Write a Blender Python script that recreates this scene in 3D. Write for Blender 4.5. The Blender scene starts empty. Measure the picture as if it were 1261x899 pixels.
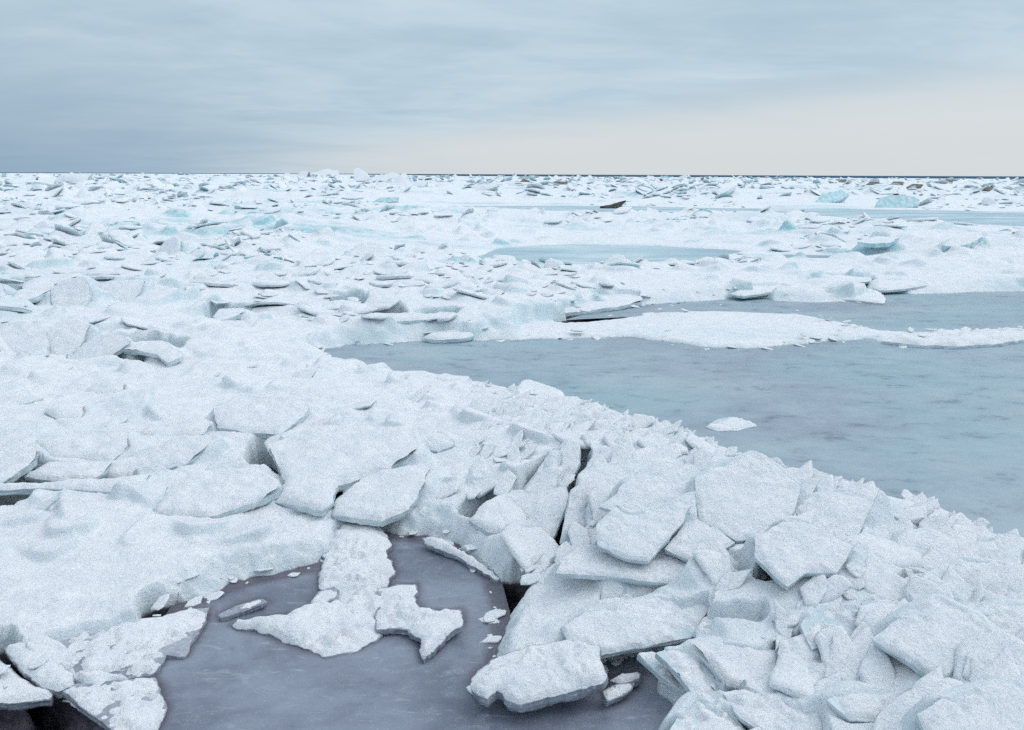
import bpy, math, random
import numpy as np
from mathutils import Matrix, Vector
from mathutils.geometry import delaunay_2d_cdt

scene = bpy.context.scene
col = scene.collection
random.seed(7)
RNG = np.random.default_rng(11)

# ------------------------------------------------------------------ camera
PW, PH = 1261.0, 899.0
LENS = 28.0
FPX = PW * LENS / 36.0
CAM_H = 1.9
PITCH = math.atan((449.5 - 214.5) / FPX)
ROLL = math.radians(0.23)
CAMR = Matrix.Rotation(math.pi / 2 - PITCH, 3, 'X') @ Matrix.Rotation(ROLL, 3, 'Z')
cam_d = bpy.data.cameras.new('camera')
cam_d.lens = LENS
cam_d.sensor_width = 36.0
cam_d.clip_start = 0.05
cam_d.clip_end = 20000
cam = bpy.data.objects.new('camera', cam_d)
cam.matrix_world = Matrix.Translation((0, 0, CAM_H)) @ CAMR.to_4x4()
col.objects.link(cam)
scene.camera = cam
CR = np.array(CAMR)

# ------------------------------------------------------------------ world: overcast sky
SUN_EL, SUN_AZ = math.radians(52), math.radians(78)      # azimuth to the right of the view direction
world = bpy.data.worlds.new('World')
scene.world = world
world.use_nodes = True


class NT:
    """small helper to write node trees"""
    def __init__(self, tree):
        self.t = tree
        tree.nodes.clear()

    def n(self, typ, ins=None, **props):
        nd = self.t.nodes.new(typ)
        for k, v in props.items():
            setattr(nd, k, v)
        for k, v in (ins or {}).items():
            s = nd.inputs[k]
            if isinstance(v, bpy.types.NodeSocket):
                self.t.links.new(v, s)
            else:
                if s.type == 'RGBA' and len(v) == 3:
                    v = (*v, 1.0)
                s.default_value = v
        return nd

    def math(self, op, a, b=0.0, c=0.0, clamp=False):
        nd = self.n('ShaderNodeMath', {0: a, 1: b, 2: c}, operation=op)
        nd.use_clamp = clamp
        return nd.outputs[0]

    def mix(self, f, a, b):
        nd = self.n('ShaderNodeMix', data_type='RGBA')
        for k, v in ((0, f), (6, a), (7, b)):
            s = nd.inputs[k]
            if isinstance(v, bpy.types.NodeSocket):
                self.t.links.new(v, s)
            else:
                s.default_value = v if k == 0 else (*v, 1.0)
        return nd.outputs[2]

    def ramp(self, f, lo, hi, a=0.0, b=1.0):
        nd = self.n('ShaderNodeMapRange', {0: f, 1: lo, 2: hi, 3: a, 4: b}, interpolation_type='SMOOTHSTEP')
        return nd.outputs[0]

    def noise(self, vec, scale, detail=4.0, rough=0.55, dist=0.0):
        nd = self.n('ShaderNodeTexNoise', {'Vector': vec, 'Scale': scale, 'Detail': detail, 'Roughness': rough, 'Distortion': dist})
        return nd.outputs[0]

    def scalev(self, vec, s):
        return self.n('ShaderNodeVectorMath', {0: vec, 1: s}, operation='MULTIPLY').outputs[0]


w = NT(world.node_tree)
tc = w.n('ShaderNodeTexCoord').outputs['Generated']
sep = w.n('ShaderNodeSeparateXYZ', {0: tc})
X, Y, Z = sep.outputs
up = w.math('MAXIMUM', Z, 0.0)
den = w.math('ADD', up, 0.10)
px_ = w.math('DIVIDE', X, den)
py_ = w.math('DIVIDE', Y, den)
pv = w.n('ShaderNodeCombineXYZ', {0: px_, 1: py_, 2: 0.0}).outputs[0]
c1 = w.noise(w.scalev(pv, (0.8, 1.0, 1.0)), 0.6, 7.0, 0.58, 0.5)
c2 = w.noise(w.scalev(pv, (0.8, 1.2, 1.0)), 1.7, 7.0, 0.66, 0.6)
cl = w.math('ADD', w.math('MULTIPLY', c1, 0.7), w.math('MULTIPLY', c2, 0.3))
cl = w.ramp(cl, 0.32, 0.68)
# thin bright cloud deck; heavier, bluer cloud low on the left
low = w.ramp(Z, 0.20, 0.0)
deck = w.mix(cl, (0.42, 0.565, 0.68), (0.60, 0.725, 0.805))
deck = w.mix(w.math('MULTIPLY', low, w.ramp(X, -0.10, -0.62, 0.0, 0.85)), deck, (0.245, 0.375, 0.52))
top = w.math('MAXIMUM', w.math('ADD', 0.058, w.math('MULTIPLY', X, 0.095)), 0.014)
rel = w.math('DIVIDE', w.math('ADD', Z, w.math('MULTIPLY', w.math('SUBTRACT', c2, 0.5), 0.035)), top)
glow = w.math('MULTIPLY', w.ramp(rel, 1.35, 0.55), w.ramp(X, -0.42, -0.02, 0.0, 0.92))
cloud = w.mix(glow, deck, (0.70, 0.735, 0.755))
# an overcast sky grows evenly brighter towards the zenith
cloud = w.n('ShaderNodeVectorMath', {0: cloud, 'Scale': w.ramp(Z, 0.12, 0.95, 1.0, 1.72)}, operation='SCALE').outputs[0]
cloud = w.mix(w.ramp(Z, 0.15, 0.8, 0.0, 0.75), cloud, (0.71, 0.76, 0.82))
sky = w.n('ShaderNodeTexSky', sky_type='NISHITA', sun_disc=False, sun_elevation=SUN_EL, sun_rotation=SUN_AZ)
bg1 = w.n('ShaderNodeBackground', {'Color': sky.outputs[0], 'Strength': 0.08})
bg2 = w.n('ShaderNodeBackground', {'Color': cloud, 'Strength': 1.0})
mixs = w.n('ShaderNodeMixShader', {0: 0.94, 1: bg1.outputs[0], 2: bg2.outputs[0]})
w.n('ShaderNodeOutputWorld', {0: mixs.outputs[0]})

sun_d = bpy.data.lights.new('sun', 'SUN')
sun_d.energy = 1.18
sun_d.angle = math.radians(50)
sun_d.color = (1.0, 0.965, 0.935)
sun = bpy.data.objects.new('sun', sun_d)
sd = Vector((math.sin(SUN_AZ) * math.cos(SUN_EL), math.cos(SUN_AZ) * math.cos(SUN_EL), math.sin(SUN_EL)))
sun.rotation_euler = sd.to_track_quat('Z', 'Y').to_euler()
sun.location = sd * 30
col.objects.link(sun)

vs = scene.view_settings
vs.view_transform = 'Standard'
vs.look = 'None'
vs.exposure = 0.0
vs.gamma = 1.0
vs.use_curve_mapping = False
scene.cycles.use_denoising = False
scene.cycles.use_adaptive_sampling = True
scene.cycles.adaptive_threshold = 0.035
scene.cycles.adaptive_min_samples = 24
scene.cycles.max_bounces = 6
scene.cycles.diffuse_bounces = 2

# ------------------------------------------------------------------ materials


def new_mat(name):
    m = bpy.data.materials.new(name)
    m.use_nodes = True
    return m, NT(m.node_tree)


def finish(t, color, rough, bump=None, spec=0.3, extra=None, ior=1.31):
    ins = {'Base Color': color, 'Roughness': rough, 'Specular IOR Level': spec, 'IOR': ior}
    if bump is not None:
        ins['Normal'] = bump
    ins.update(extra or {})
    p = t.n('ShaderNodeBsdfPrincipled', ins)
    t.n('ShaderNodeOutputMaterial', {0: p.outputs[0]})


def snow_nodes(t, pos):
    """colour and bump of granular snow"""
    g1 = t.noise(pos, 170.0, 3.0, 0.75)
    g2 = t.noise(pos, 9.0, 5.0, 0.6)
    g3 = t.noise(pos, 55.0, 3.0, 0.7)
    sp = t.ramp(t.math('ADD', t.math('MULTIPLY', g1, 0.65), t.math('MULTIPLY', g3, 0.35)), 0.40, 0.60)
    a = t.mix(sp, (0.80, 0.828, 0.868), (0.935, 0.948, 0.966))
    b = t.mix(t.ramp(g2, 0.35, 0.7), (0.885, 0.905, 0.93), (0.99, 0.99, 0.99))
    mul = t.n('ShaderNodeMix', data_type='RGBA', blend_type='MULTIPLY')
    mul.inputs[0].default_value = 1.0
    t.t.links.new(a, mul.inputs[6])
    t.t.links.new(b, mul.inputs[7])
    g4 = t.noise(pos, 13.0, 7.0, 0.68, 0.4)
    b0 = t.n('ShaderNodeBump', {'Strength': 0.42, 'Distance': 0.05, 'Height': g4}).outputs[0]
    hgt = t.math('ADD', t.math('MULTIPLY', g3, 0.7), t.math('MULTIPLY', g1, 0.35))
    bp = t.n('ShaderNodeBump', {'Strength': 0.75, 'Distance': 0.014, 'Height': hgt, 'Normal': b0}).outputs[0]
    return mul.outputs[2], bp


def ice_color(t, pos, deep, pale):
    n1 = t.noise(pos, 5.0, 5.0, 0.6, 0.6)
    n2 = t.noise(pos, 60.0, 4.0, 0.7)
    c = t.mix(t.ramp(n1, 0.35, 0.68), deep, pale)
    c = t.mix(t.ramp(n2, 0.5, 0.75, 0, 0.55), c, (0.80, 0.84, 0.87))
    return c, n1, n2


# snow cap
M_SNOW, t = new_mat('granular_snow')
pos = t.n('ShaderNodeNewGeometry').outputs['Position']
c, b = snow_nodes(t, pos)
finish(t, c, 0.8, b, 0.15)

# broken ice edge
def make_ice(name, deep, pale, rough=0.22):
    m, t = new_mat(name)
    pos = t.n('ShaderNodeNewGeometry').outputs['Position']
    c, n1, n2 = ice_color(t, pos, deep, pale)
    bp = t.n('ShaderNodeBump', {'Strength': 0.5, 'Distance': 0.01, 'Height': n2}).outputs[0]
    finish(t, c, rough, bp, 0.5)
    return m


M_ICE = make_ice('broken_lake_ice', (0.47, 0.585, 0.64), (0.70, 0.78, 0.81))
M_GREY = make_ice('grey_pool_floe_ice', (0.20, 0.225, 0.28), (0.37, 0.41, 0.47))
M_BLUE = make_ice('blue_ice', (0.34, 0.59, 0.66), (0.64, 0.79, 0.83), 0.35)
M_GREEN = make_ice('greenish_ice', (0.38, 0.53, 0.52), (0.62, 0.70, 0.68), 0.3)
M_WOOD = make_ice('wet_black_wood', (0.015, 0.013, 0.012), (0.05, 0.045, 0.04), 0.7)
M_DIRT = make_ice('dirty_ice', (0.085, 0.07, 0.05), (0.26, 0.22, 0.17), 0.6)

# snow field: snow, bare bluish ice on faces too steep to hold snow, wet dark ice at and below the water line
M_FIELD, t = new_mat('snow_field')
geo = t.n('ShaderNodeNewGeometry')
pos, nor = geo.outputs['Position'], geo.outputs['Normal']
c, b = snow_nodes(t, pos)
ps = t.n('ShaderNodeSeparateXYZ', {0: pos})
ns = t.n('ShaderNodeSeparateXYZ', {0: nor})
far = t.ramp(ps.outputs[1], 2.0, 24.0, 0.22, 1.0)
patch = t.noise(t.scalev(pos, (0.13, 0.3, 1.0)), 1.0, 5.0, 0.65)
steep = t.ramp(t.math('ADD', ns.outputs[2], t.math('MULTIPLY', t.math('SUBTRACT', patch, 0.5), -1.8)), 0.98, 0.55)
ic, n1, n2 = ice_color(t, pos, (0.30, 0.56, 0.64), (0.58, 0.77, 0.81))
c = t.mix(t.math('MULTIPLY', steep, far), c, ic)
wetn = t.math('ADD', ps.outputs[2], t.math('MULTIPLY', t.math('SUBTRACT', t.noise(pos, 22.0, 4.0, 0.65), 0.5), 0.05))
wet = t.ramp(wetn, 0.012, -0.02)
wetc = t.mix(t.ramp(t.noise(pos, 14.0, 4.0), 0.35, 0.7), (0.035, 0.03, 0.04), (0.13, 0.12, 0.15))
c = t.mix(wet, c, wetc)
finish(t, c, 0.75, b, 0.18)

# frozen pond: blue grey, cloudy, dusted with frost
M_POND, t = new_mat('pond_ice')
pos = t.n('ShaderNodeNewGeometry').outputs['Position']
a1 = t.noise(t.scalev(pos, (0.6, 1.0, 1.0)), 0.8, 7.0, 0.62, 0.3)
a2 = t.noise(t.scalev(pos, (0.75, 1.2, 1.0)), 3.6, 8.0, 0.72, 0.25)
a3 = t.noise(pos, 70.0, 4.0, 0.75)
a4 = t.noise(t.scalev(pos, (0.8, 1.0, 1.0)), 0.42, 3.0, 0.5)
c = t.mix(t.ramp(a4, 0.40, 0.60), (0.285, 0.345, 0.415), (0.29, 0.41, 0.47))
c = t.mix(t.ramp(a1, 0.42, 0.66, 0.0, 0.75), c, (0.38, 0.475, 0.53))
c = t.mix(t.ramp(a2, 0.46, 0.74, 0.0, 0.6), c, (0.40, 0.49, 0.54))
c = t.mix(t.ramp(a2, 0.47, 0.30, 0.0, 0.75), c, (0.13, 0.17, 0.22))
fr = t.math('MULTIPLY', t.ramp(a3, 0.50, 0.70), t.ramp(a2, 0.40, 0.62, 0.12, 0.5))
c = t.mix(fr, c, (0.62, 0.69, 0.73))
bp = t.n('ShaderNodeBump', {'Strength': 0.35, 'Distance': 0.01, 'Height': t.math('ADD', a2, t.math('MULTIPLY', a3, 0.35))}).outputs[0]
finish(t, c, t.ramp(a2, 0.3, 0.7, 0.42, 0.65), bp, 0.3)

# refrozen lead: paler, snow-dusted
M_LEAD, t = new_mat('lead_ice')
pos = t.n('ShaderNodeNewGeometry').outputs['Position']
a1 = t.noise(t.scalev(pos, (0.3, 0.8, 1.0)), 0.9, 6.0, 0.6, 0.3)
c = t.mix(t.ramp(a1, 0.35, 0.68), (0.34, 0.48, 0.55), (0.56, 0.68, 0.73))
finish(t, c, 0.6, None, 0.2)

# frozen pool in front: greyer, purple, darker wet margins (attribute 'margin' from the outline of the pool)
M_POOL, t = new_mat('pool_ice')
pos = t.n('ShaderNodeNewGeometry').outputs['Position']
a1 = t.noise(t.scalev(pos, (0.8, 1.2, 1.0)), 1.8, 8.0, 0.6, 0.3)
a2 = t.noise(pos, 11.0, 8.0, 0.72, 0.3)
a3 = t.noise(pos, 140.0, 3.0, 0.7)
a4 = t.noise(t.scalev(pos, (1.0, 3.4, 1.0)), 5.0, 8.0, 0.7, 1.2)
c = t.mix(t.ramp(a1, 0.36, 0.64), (0.15, 0.172, 0.23), (0.255, 0.29, 0.365))
c = t.mix(t.ramp(a2, 0.46, 0.74, 0.0, 0.55), c, (0.26, 0.30, 0.365))
c = t.mix(t.ramp(a2, 0.44, 0.30, 0.0, 0.4), c, (0.10, 0.115, 0.15))
c = t.mix(t.ramp(a4, 0.55, 0.72, 0.0, 0.6), c, (0.42, 0.46, 0.53))
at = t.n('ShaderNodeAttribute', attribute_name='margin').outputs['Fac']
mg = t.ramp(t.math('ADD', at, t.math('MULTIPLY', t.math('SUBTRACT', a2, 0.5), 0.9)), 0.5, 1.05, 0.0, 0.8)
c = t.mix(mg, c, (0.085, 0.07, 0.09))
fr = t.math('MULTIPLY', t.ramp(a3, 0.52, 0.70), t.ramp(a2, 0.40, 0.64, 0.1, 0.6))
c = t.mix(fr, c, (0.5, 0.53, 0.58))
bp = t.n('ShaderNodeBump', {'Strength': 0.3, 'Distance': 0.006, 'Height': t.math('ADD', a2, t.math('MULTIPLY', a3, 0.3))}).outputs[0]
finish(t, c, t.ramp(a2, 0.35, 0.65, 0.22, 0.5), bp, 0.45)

# open lake
M_WATER, t = new_mat('open_lake_water')
pos = t.n('ShaderNodeNewGeometry').outputs['Position']
a1 = t.noise(t.scalev(pos, (0.2, 1.0, 1.0)), 0.8, 4.0)
bp = t.n('ShaderNodeBump', {'Strength': 1.0, 'Distance': 0.4, 'Height': a1}).outputs[0]
finish(t, (0.03, 0.09, 0.15), 0.6, bp, 0.05)

# ------------------------------------------------------------------ numeric helpers


def ray(px, py):
    d = np.array([(px - 630.5) / FPX, -(py - 449.5) / FPX, -1.0])
    return CR @ d


def ground(px, py, z=0.0):
    d = ray(px, py)
    k = (z - CAM_H) / min(d[2], -1e-4)
    return np.array([d[0] * k, d[1] * k, z])


def warp(x, y):
    return np.arctan2(x, y), np.log(np.hypot(x, y))


def _hash(ix, iy, seed):
    h = (ix.astype(np.int64) * 374761393 + iy.astype(np.int64) * 668265263 + seed * 1442695041) & 0xFFFFFFFF
    h = ((h ^ (h >> 13)) * 1274126177) & 0xFFFFFFFF
    h = ((h ^ (h >> 16)) * 2246822519) & 0xFFFFFFFF
    return ((h ^ (h >> 15)) & 0xFFFFFF) / float(0xFFFFFF)


def vnoise(x, y, seed=0):
    ix, iy = np.floor(x), np.floor(y)
    fx, fy = x - ix, y - iy
    fx = fx * fx * fx * (fx * (fx * 6 - 15) + 10)
    fy = fy * fy * fy * (fy * (fy * 6 - 15) + 10)
    a = _hash(ix, iy, seed); b = _hash(ix + 1, iy, seed)
    c = _hash(ix, iy + 1, seed); d = _hash(ix + 1, iy + 1, seed)
    return (a * (1 - fx) + b * fx) * (1 - fy) + (c * (1 - fx) + d * fx) * fy


def fbm(x, y, seed=0, octv=4, gain=0.5):
    s, amp, tot = 0.0, 1.0, 0.0
    ca, sa = math.cos(0.6), math.sin(0.6)
    for i in range(octv):
        s = s + amp * (vnoise(x, y, seed + i * 17) - 0.5)
        tot += amp
        x, y = (x * ca - y * sa) * 2.03 + 3.1, (x * sa + y * ca) * 2.03 - 1.7
        amp *= gain
    return s / tot * 2.0        # about -1 .. 1


def sstep(a, b, x):
    k = np.clip((x - a) / (b - a), 0, 1)
    return k * k * (3 - 2 * k)


def poly_dist(qx, qy, poly):
    """signed distance to a polygon: positive inside"""
    inside = np.zeros(qx.shape, bool)
    d2 = np.full(qx.shape, 1e9)
    n = len(poly)
    for i in range(n):
        x0, y0 = poly[i]; x1, y1 = poly[(i + 1) % n]
        ex, ey = x1 - x0, y1 - y0
        L = ex * ex + ey * ey + 1e-12
        k = np.clip(((qx - x0) * ex + (qy - y0) * ey) / L, 0, 1)
        d2 = np.minimum(d2, (qx - x0 - k * ex) ** 2 + (qy - y0 - k * ey) ** 2)
        if abs(ey) > 1e-12:
            cr = ((y0 > qy) != (y1 > qy)) & (qx < (qy - y0) / ey * ex + x0)
            inside ^= cr
    d = np.sqrt(d2)
    return np.where(inside, d, -d)


def wpoly(pts, z=0.0):
    out = []
    for p in pts:                       # a third number: the outline is hidden behind a crest of that height
        g = ground(p[0], p[1], p[2] if len(p) > 2 else z)
        a_, l_ = warp(g[0], g[1])
        out.append((a_, l_ + (.03 if len(p) > 2 else 0)))
    return out


def mesh_obj(name, verts, faces, mats, parent=None, smooth=True, face_mat=None, world=None):
    me = bpy.data.meshes.new(name)
    verts = np.asarray(verts, dtype=np.float32)
    if isinstance(faces, np.ndarray):
        nf, k = faces.shape
        me.vertices.add(len(verts)); me.vertices.foreach_set('co', verts.ravel())
        me.loops.add(nf * k); me.loops.foreach_set('vertex_index', faces.astype(np.int32).ravel())
        me.polygons.add(nf)
        me.polygons.foreach_set('loop_start', np.arange(0, nf * k, k, dtype=np.int32))
        me.update(calc_edges=True)
    else:
        me.from_pydata(verts.tolist(), [], faces)
    me.validate()
    for m in (mats if isinstance(mats, (list, tuple)) else [mats]):
        me.materials.append(m)
    if face_mat is not None:
        me.polygons.foreach_set('material_index', np.asarray(face_mat, np.int32))
    me.polygons.foreach_set('use_smooth', np.full(len(me.polygons), smooth, bool))
    ob = bpy.data.objects.new(name, me)
    col.objects.link(ob)
    if parent is not None:
        ob.parent = parent
    return ob


def tag(o, label=None, cat=None, group=None, kind=None):
    for k, v in (('label', label), ('category', cat), ('group', group), ('kind', kind)):
        if v:
            o[k] = v
    return o


# ------------------------------------------------------------------ lay of the land (outlines as seen, laid down on the lake level)
POND = [(392, 433), (430, 425), (500, 422), (560, 420), (640, 419), (700, 418), (780, 417), (860, 429), (930, 431),
        (1000, 425), (1035, 421), (1085, 420), (1110, 426), (1190, 429), (1261, 422), (1500, 424), (1900, 480),
        (2300, 900), (1800, 900, .1), (1500, 790, .1), (1320, 712, .1), (1261, 688, .1), (1230, 677, .1), (1180, 655, .11), (1130, 633, .15), (1092, 622, .2), (1076, 606, .30),
        (1010, 584, .33), (970, 577, .33), (930, 570, .32), (860, 545, .30), (820, 527, .28), (760, 507, .25), (690, 490, .21), (600, 475, .16), (540, 464, .13), (500, 461, .11), (430, 451, .08)]
POND2 = [(700, 391), (780, 377), (900, 369), (1000, 373), (1080, 371), (1120, 363), (1261, 359), (1700, 357),
         (1700, 412), (1400, 404), (1261, 406), (1150, 411), (1090, 409), (1060, 402), (980, 388), (870, 384)]
LEAD = [(575, 321), (620, 305), (700, 301), (800, 303), (920, 309), (890, 322), (700, 328)]
LEAD2 = [(935, 318), (965, 314), (1030, 315), (1025, 319)]
LEAD3 = [(560, 254), (760, 254), (900, 257), (1140, 259), (1261, 262), (1700, 266), (1700, 282), (1261, 279), (1100, 272), (900, 265), (700, 260)]
BAR = [(640, 402), (735, 393), (870, 385), (980, 389), (1060, 403), (1090, 410), (1150, 412), (1261, 408), (1600, 408), (1600, 426), (1261, 422), (1190, 429), (1110, 426), (1085, 420), (1035, 421), (1000, 425), (930, 431), (860, 429), (780, 417), (640, 419)]
POOL = [(-50, 1700), (60, 990), (150, 880), (190, 822), (205, 790), (225, 752), (300, 722), (400, 700), (470, 662), (535, 668), (572, 690),
        (600, 716), (612, 760), (600, 815), (590, 850), (640, 855), (740, 830), (785, 800), (850, 848), (840, 1000), (900, 1700)]
HOLE_SW = [(-500, 1700), (-300, 866), (30, 867), (72, 852), (150, 905), (120, 1000), (60, 1700)]
NEAR_PITS = 17
PITS = [  # dark gaps between and under slabs (outline, smoothing)
    [(-30, 640), (-30, 606), (60, 602), (150, 606), (150, 614), (60, 618), (20, 632)],
    [(0, 800), (40, 842), (70, 852), (55, 856), (-20, 822)],
    [(181, 762), (186, 746), (215, 736), (238, 742), (230, 760)],
    [(398, 634), (404, 612), (418, 602), (414, 618), (404, 634)],
    [(313, 583), (326, 553), (352, 594)],
    [(668, 674), (684, 640), (698, 612), (702, 622), (690, 676)],
    [(682, 712), (690, 704), (748, 706), (746, 722), (700, 722)],
    [(770, 716), (778, 710), (795, 712), (792, 730), (776, 732)],
    [(740, 826), (738, 806), (790, 790), (862, 776), (846, 800), (800, 812), (850, 856), (800, 860)],
    [(944, 726), (952, 708), (972, 718), (1000, 706), (1030, 704), (1030, 712), (980, 724)],
    [(957, 824), (984, 822), (982, 834), (960, 834)],
    [(900, 868), (885, 866), (930, 892), (940, 900), (925, 902)],
    [(640, 616), (660, 600), (682, 590), (676, 602), (650, 618)],
    [(693, 602), (702, 590), (712, 576), (712, 592), (700, 604)],
    [(578, 640), (606, 622), (606, 630), (586, 644)],
    [(612, 728), (622, 712), (648, 712), (652, 730), (636, 742), (620, 740)],
    [(1108, 748), (1122, 740), (1128, 748), (1118, 756)],
    # further back
    [(0, 374), (8, 356), (30, 354), (62, 362), (62, 372), (30, 372)],
    [(256, 400), (268, 388), (300, 386), (290, 398), (268, 402)],
    [(143, 450), (148, 436), (180, 430), (194, 436), (188, 446), (168, 452)],
    [(196, 442), (206, 436), (226, 436), (214, 446)],
    [(410, 384), (416, 376), (440, 375), (440, 384)],
    [(464, 398), (468, 391), (490, 391), (488, 396)],
    [(520, 394), (522, 391), (560, 390), (540, 396)],
    [(520, 421), (530, 415), (576, 412), (574, 421)],
    [(686, 391), (700, 384), (790, 373), (786, 379), (730, 389)],
    [(900, 367), (906, 360), (942, 360), (942, 364), (920, 368)],
    [(1078, 361), (1084, 354), (1110, 354), (1108, 361)],
    [(996, 352), (1010, 346), (1068, 345), (1060, 352)],
]
# height of the snow and rubble above lake level at points of the picture
CTRL = [(430, 455, .07), (500, 463, .10), (560, 476, .13), (625, 484, .16), (690, 494, .20), (760, 509, .23), (820, 530, .26), (880, 550, .28), (940, 572, .30), (1010, 585, .31),
        (1075, 606, .32), (1120, 640, .17), (1170, 654, .13), (1225, 676, .11), (1261, 690, .11), (1350, 722, .11), (1500, 800, .12), (1200, 690, .2), (1261, 712, .2),
        (700, 620, .24), (780, 620, .32), (860, 620, .36), (1000, 650, .38), (1150, 700, .30), (1261, 750, .28), (1400, 800, .3),
        (900, 720, .25), (1050, 760, .28), (1200, 820, .30), (960, 840, .14), (1060, 870, .16), (1300, 900, .3), (930, 890, .08),
        (800, 750, .16), (700, 780, .08), (740, 700, .13), (650, 690, .06), (640, 600, .19), (560, 600, .12), (560, 650, .045), (480, 600, .12), (480, 650, .05), (600, 690, .03), (625, 740, .03), (630, 790, .03), (640, 650, .1),
        (430, 530, .19), (560, 530, .22), (640, 540, .25), (350, 560, .17), (350, 480, .2), (200, 500, .2), (50, 500, .2), (200, 580, .15), (50, 580, .17), (270, 640, .13), (150, 650, .14), (50, 680, .12),
        (300, 690, .045), (150, 720, .06), (50, 750, .045), (400, 660, .07), (430, 690, .03), (-100, 700, .15), (-100, 850, .05), (60, 800, .02), (0, 780, .04),
        (200, 465, .16), (60, 450, .12), (120, 450, .12), (60, 405, .42), (150, 395, .40), (20, 385, .40), (230, 410, .28), (300, 430, .18), (380, 435, .08), (330, 405, .15), (-100, 400, .4),
        (100, 345, .45), (200, 350, .38), (0, 340, .4), (300, 350, .35), (420, 390, .2), (420, 350, .35), (560, 405, .10), (500, 370, .25), (600, 370, .25), (700, 405, .07), (800, 405, .07), (950, 410, .07), (1030, 415, .06), (1180, 418, .06),
        (700, 355, .16), (800, 362, .10), (850, 345, .16), (950, 360, .10), (1000, 345, .16), (1100, 354, .10), (1150, 345, .15), (1220, 350, .10), (1300, 345, .14), (700, 330, .2), (850, 328, .2), (1000, 328, .2), (1150, 328, .2)]
cw = []
for (a, b, h) in CTRL:
    g = ground(a, b, h)
    cw.append((*warp(g[0], g[1]), h))
cw = np.array(cw)
LAND_POLYS = [wpoly(POND), wpoly(POND2), wpoly(LEAD), wpoly(LEAD2), wpoly(LEAD3)]
LAND_W = [0.035, 0.03, 0.26, 0.12, 0.30]
POOL_W = wpoly(POOL)
HOLE_W = wpoly(HOLE_SW)
for p in PITS[NEAR_PITS:]:
    y0, y1 = min(q[1] for q in p), max(q[1] for q in p)
    xm = sum(q[0] for q in p) / len(p)
    for k, q in enumerate(p):
        p[k] = (xm + (q[0] - xm) * .85, q[1] + (.2 * (y1 - y0) if q[1] < (y0 + y1) / 2 else 0))
PITS_W = None


def base_height(az, lr):
    s = np.zeros(az.shape); wt = np.full(az.shape, 1e-4)
    h_far = 0.22
    s += 1e-4 * h_far
    for a, l, h in cw:
        k = np.exp(-((az - a) ** 2 / (2 * 0.055 ** 2) + (lr - l) ** 2 / (2 * 0.075 ** 2)))
        s += k * h; wt += k
    return s / wt


def land_height(az, lr, base):
    """base height with ponds, pool and gaps cut in; also returns relative distance to the next water edge (positive on land)"""
    x, y = np.sin(az) * np.exp(lr), np.cos(az) * np.exp(lr)
    j = fbm(az * 28, lr * 28, 5, 4) * 0.010 + fbm(az * 110, lr * 110, 9, 3) * 0.004
    H = base.copy()
    dl = np.full(az.shape, 1.0)
    for i, P in enumerate(LAND_POLYS):
        d = -poly_dist(az, lr, P) + j * (1.0 if i == 0 else 0.4)
        dl = np.minimum(dl, d)
        if i < 2:
            k = sstep(-0.012, LAND_W[i], d)
            H = -0.13 + (H + 0.13) * k
        else:
            H = -0.13 + 0.15 * sstep(-.014, .012, d) + H * sstep(.0, LAND_W[i], d)
    for P, wd in ((POOL_W, 0.045), (HOLE_W, 0.015)):
        d = -poly_dist(az, lr, P) + j * 1.2
        dl = np.minimum(dl, d)
        k = sstep(-0.015, wd, d)
        H = -0.13 + (H + 0.13) * k
    return H, dl, j


def cut_pits(az, lr, H, j):
    for P in PITS_W:
        p = np.array(P)
        m = (az > p[:, 0].min() - .05) & (az < p[:, 0].max() + .05) & (lr > p[:, 1].min() - .05) & (lr < p[:, 1].max() + .05)
        if not m.any():
            continue
        d = poly_dist(az[m], lr[m], P) + j[m] * 0.7
        k = sstep(-0.014, 0.004, d)
        H[m] = H[m] * (1 - k) + (-0.34) * k
    return H


FIELD = None


def hit(px, py):
    """where the view ray through a pixel meets the smooth lie of the land"""
    d = ray(px, py); d = d / np.linalg.norm(d)
    lo, hi = None, None
    tprev = 1.0
    ts = np.exp(np.linspace(math.log(1.5), math.log(500), 1500))
    P = d[None] * ts[:, None] + np.array([0, 0, CAM_H])
    az, lr = warp(P[:, 0], P[:, 1])
    B = base_height(az, lr)
    if FIELD is not None and py < 330:
        i0 = np.clip(np.searchsorted(FIELD[0], lr), 0, len(FIELD[0]) - 1); j0 = np.clip(np.searchsorted(FIELD[1], az), 0, len(FIELD[1]) - 1)
        B = FIELD[2][i0, j0]
    below = np.nonzero(P[:, 2] < B)[0]
    i = below[0] if len(below) else len(ts) - 1
    return P[i]


PITS_W = [wpoly(p, 0.85 * hit(*np.mean(p, 0))[2]) for p in PITS]

# ------------------------------------------------------------------ hand-placed slabs: (name, label, outline in the picture, lift, slope x, slope y, thickness, snow, patchiness)
SL = []


def S(label, pts, dz=0.05, sx=0.0, sy=0.15, th=0.05, snow=0.03, patchy=0.25, name='ice_slab', mat=None, group=None, cat='ice slab', z=None, rag=1.0):
    SL.append(dict(label=label, pts=pts, dz=dz, sx=sx, sy=sy, th=th, snow=snow, patchy=patchy, name=name, mat=mat, group=group, cat=cat, z=z, rag=rag))


G1, G2, G3 = 'snow-dusted slabs around the grey foreground pool', 'overlapping slabs of the ridge on the right', 'slabs sunk in the snow on the left'
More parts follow.
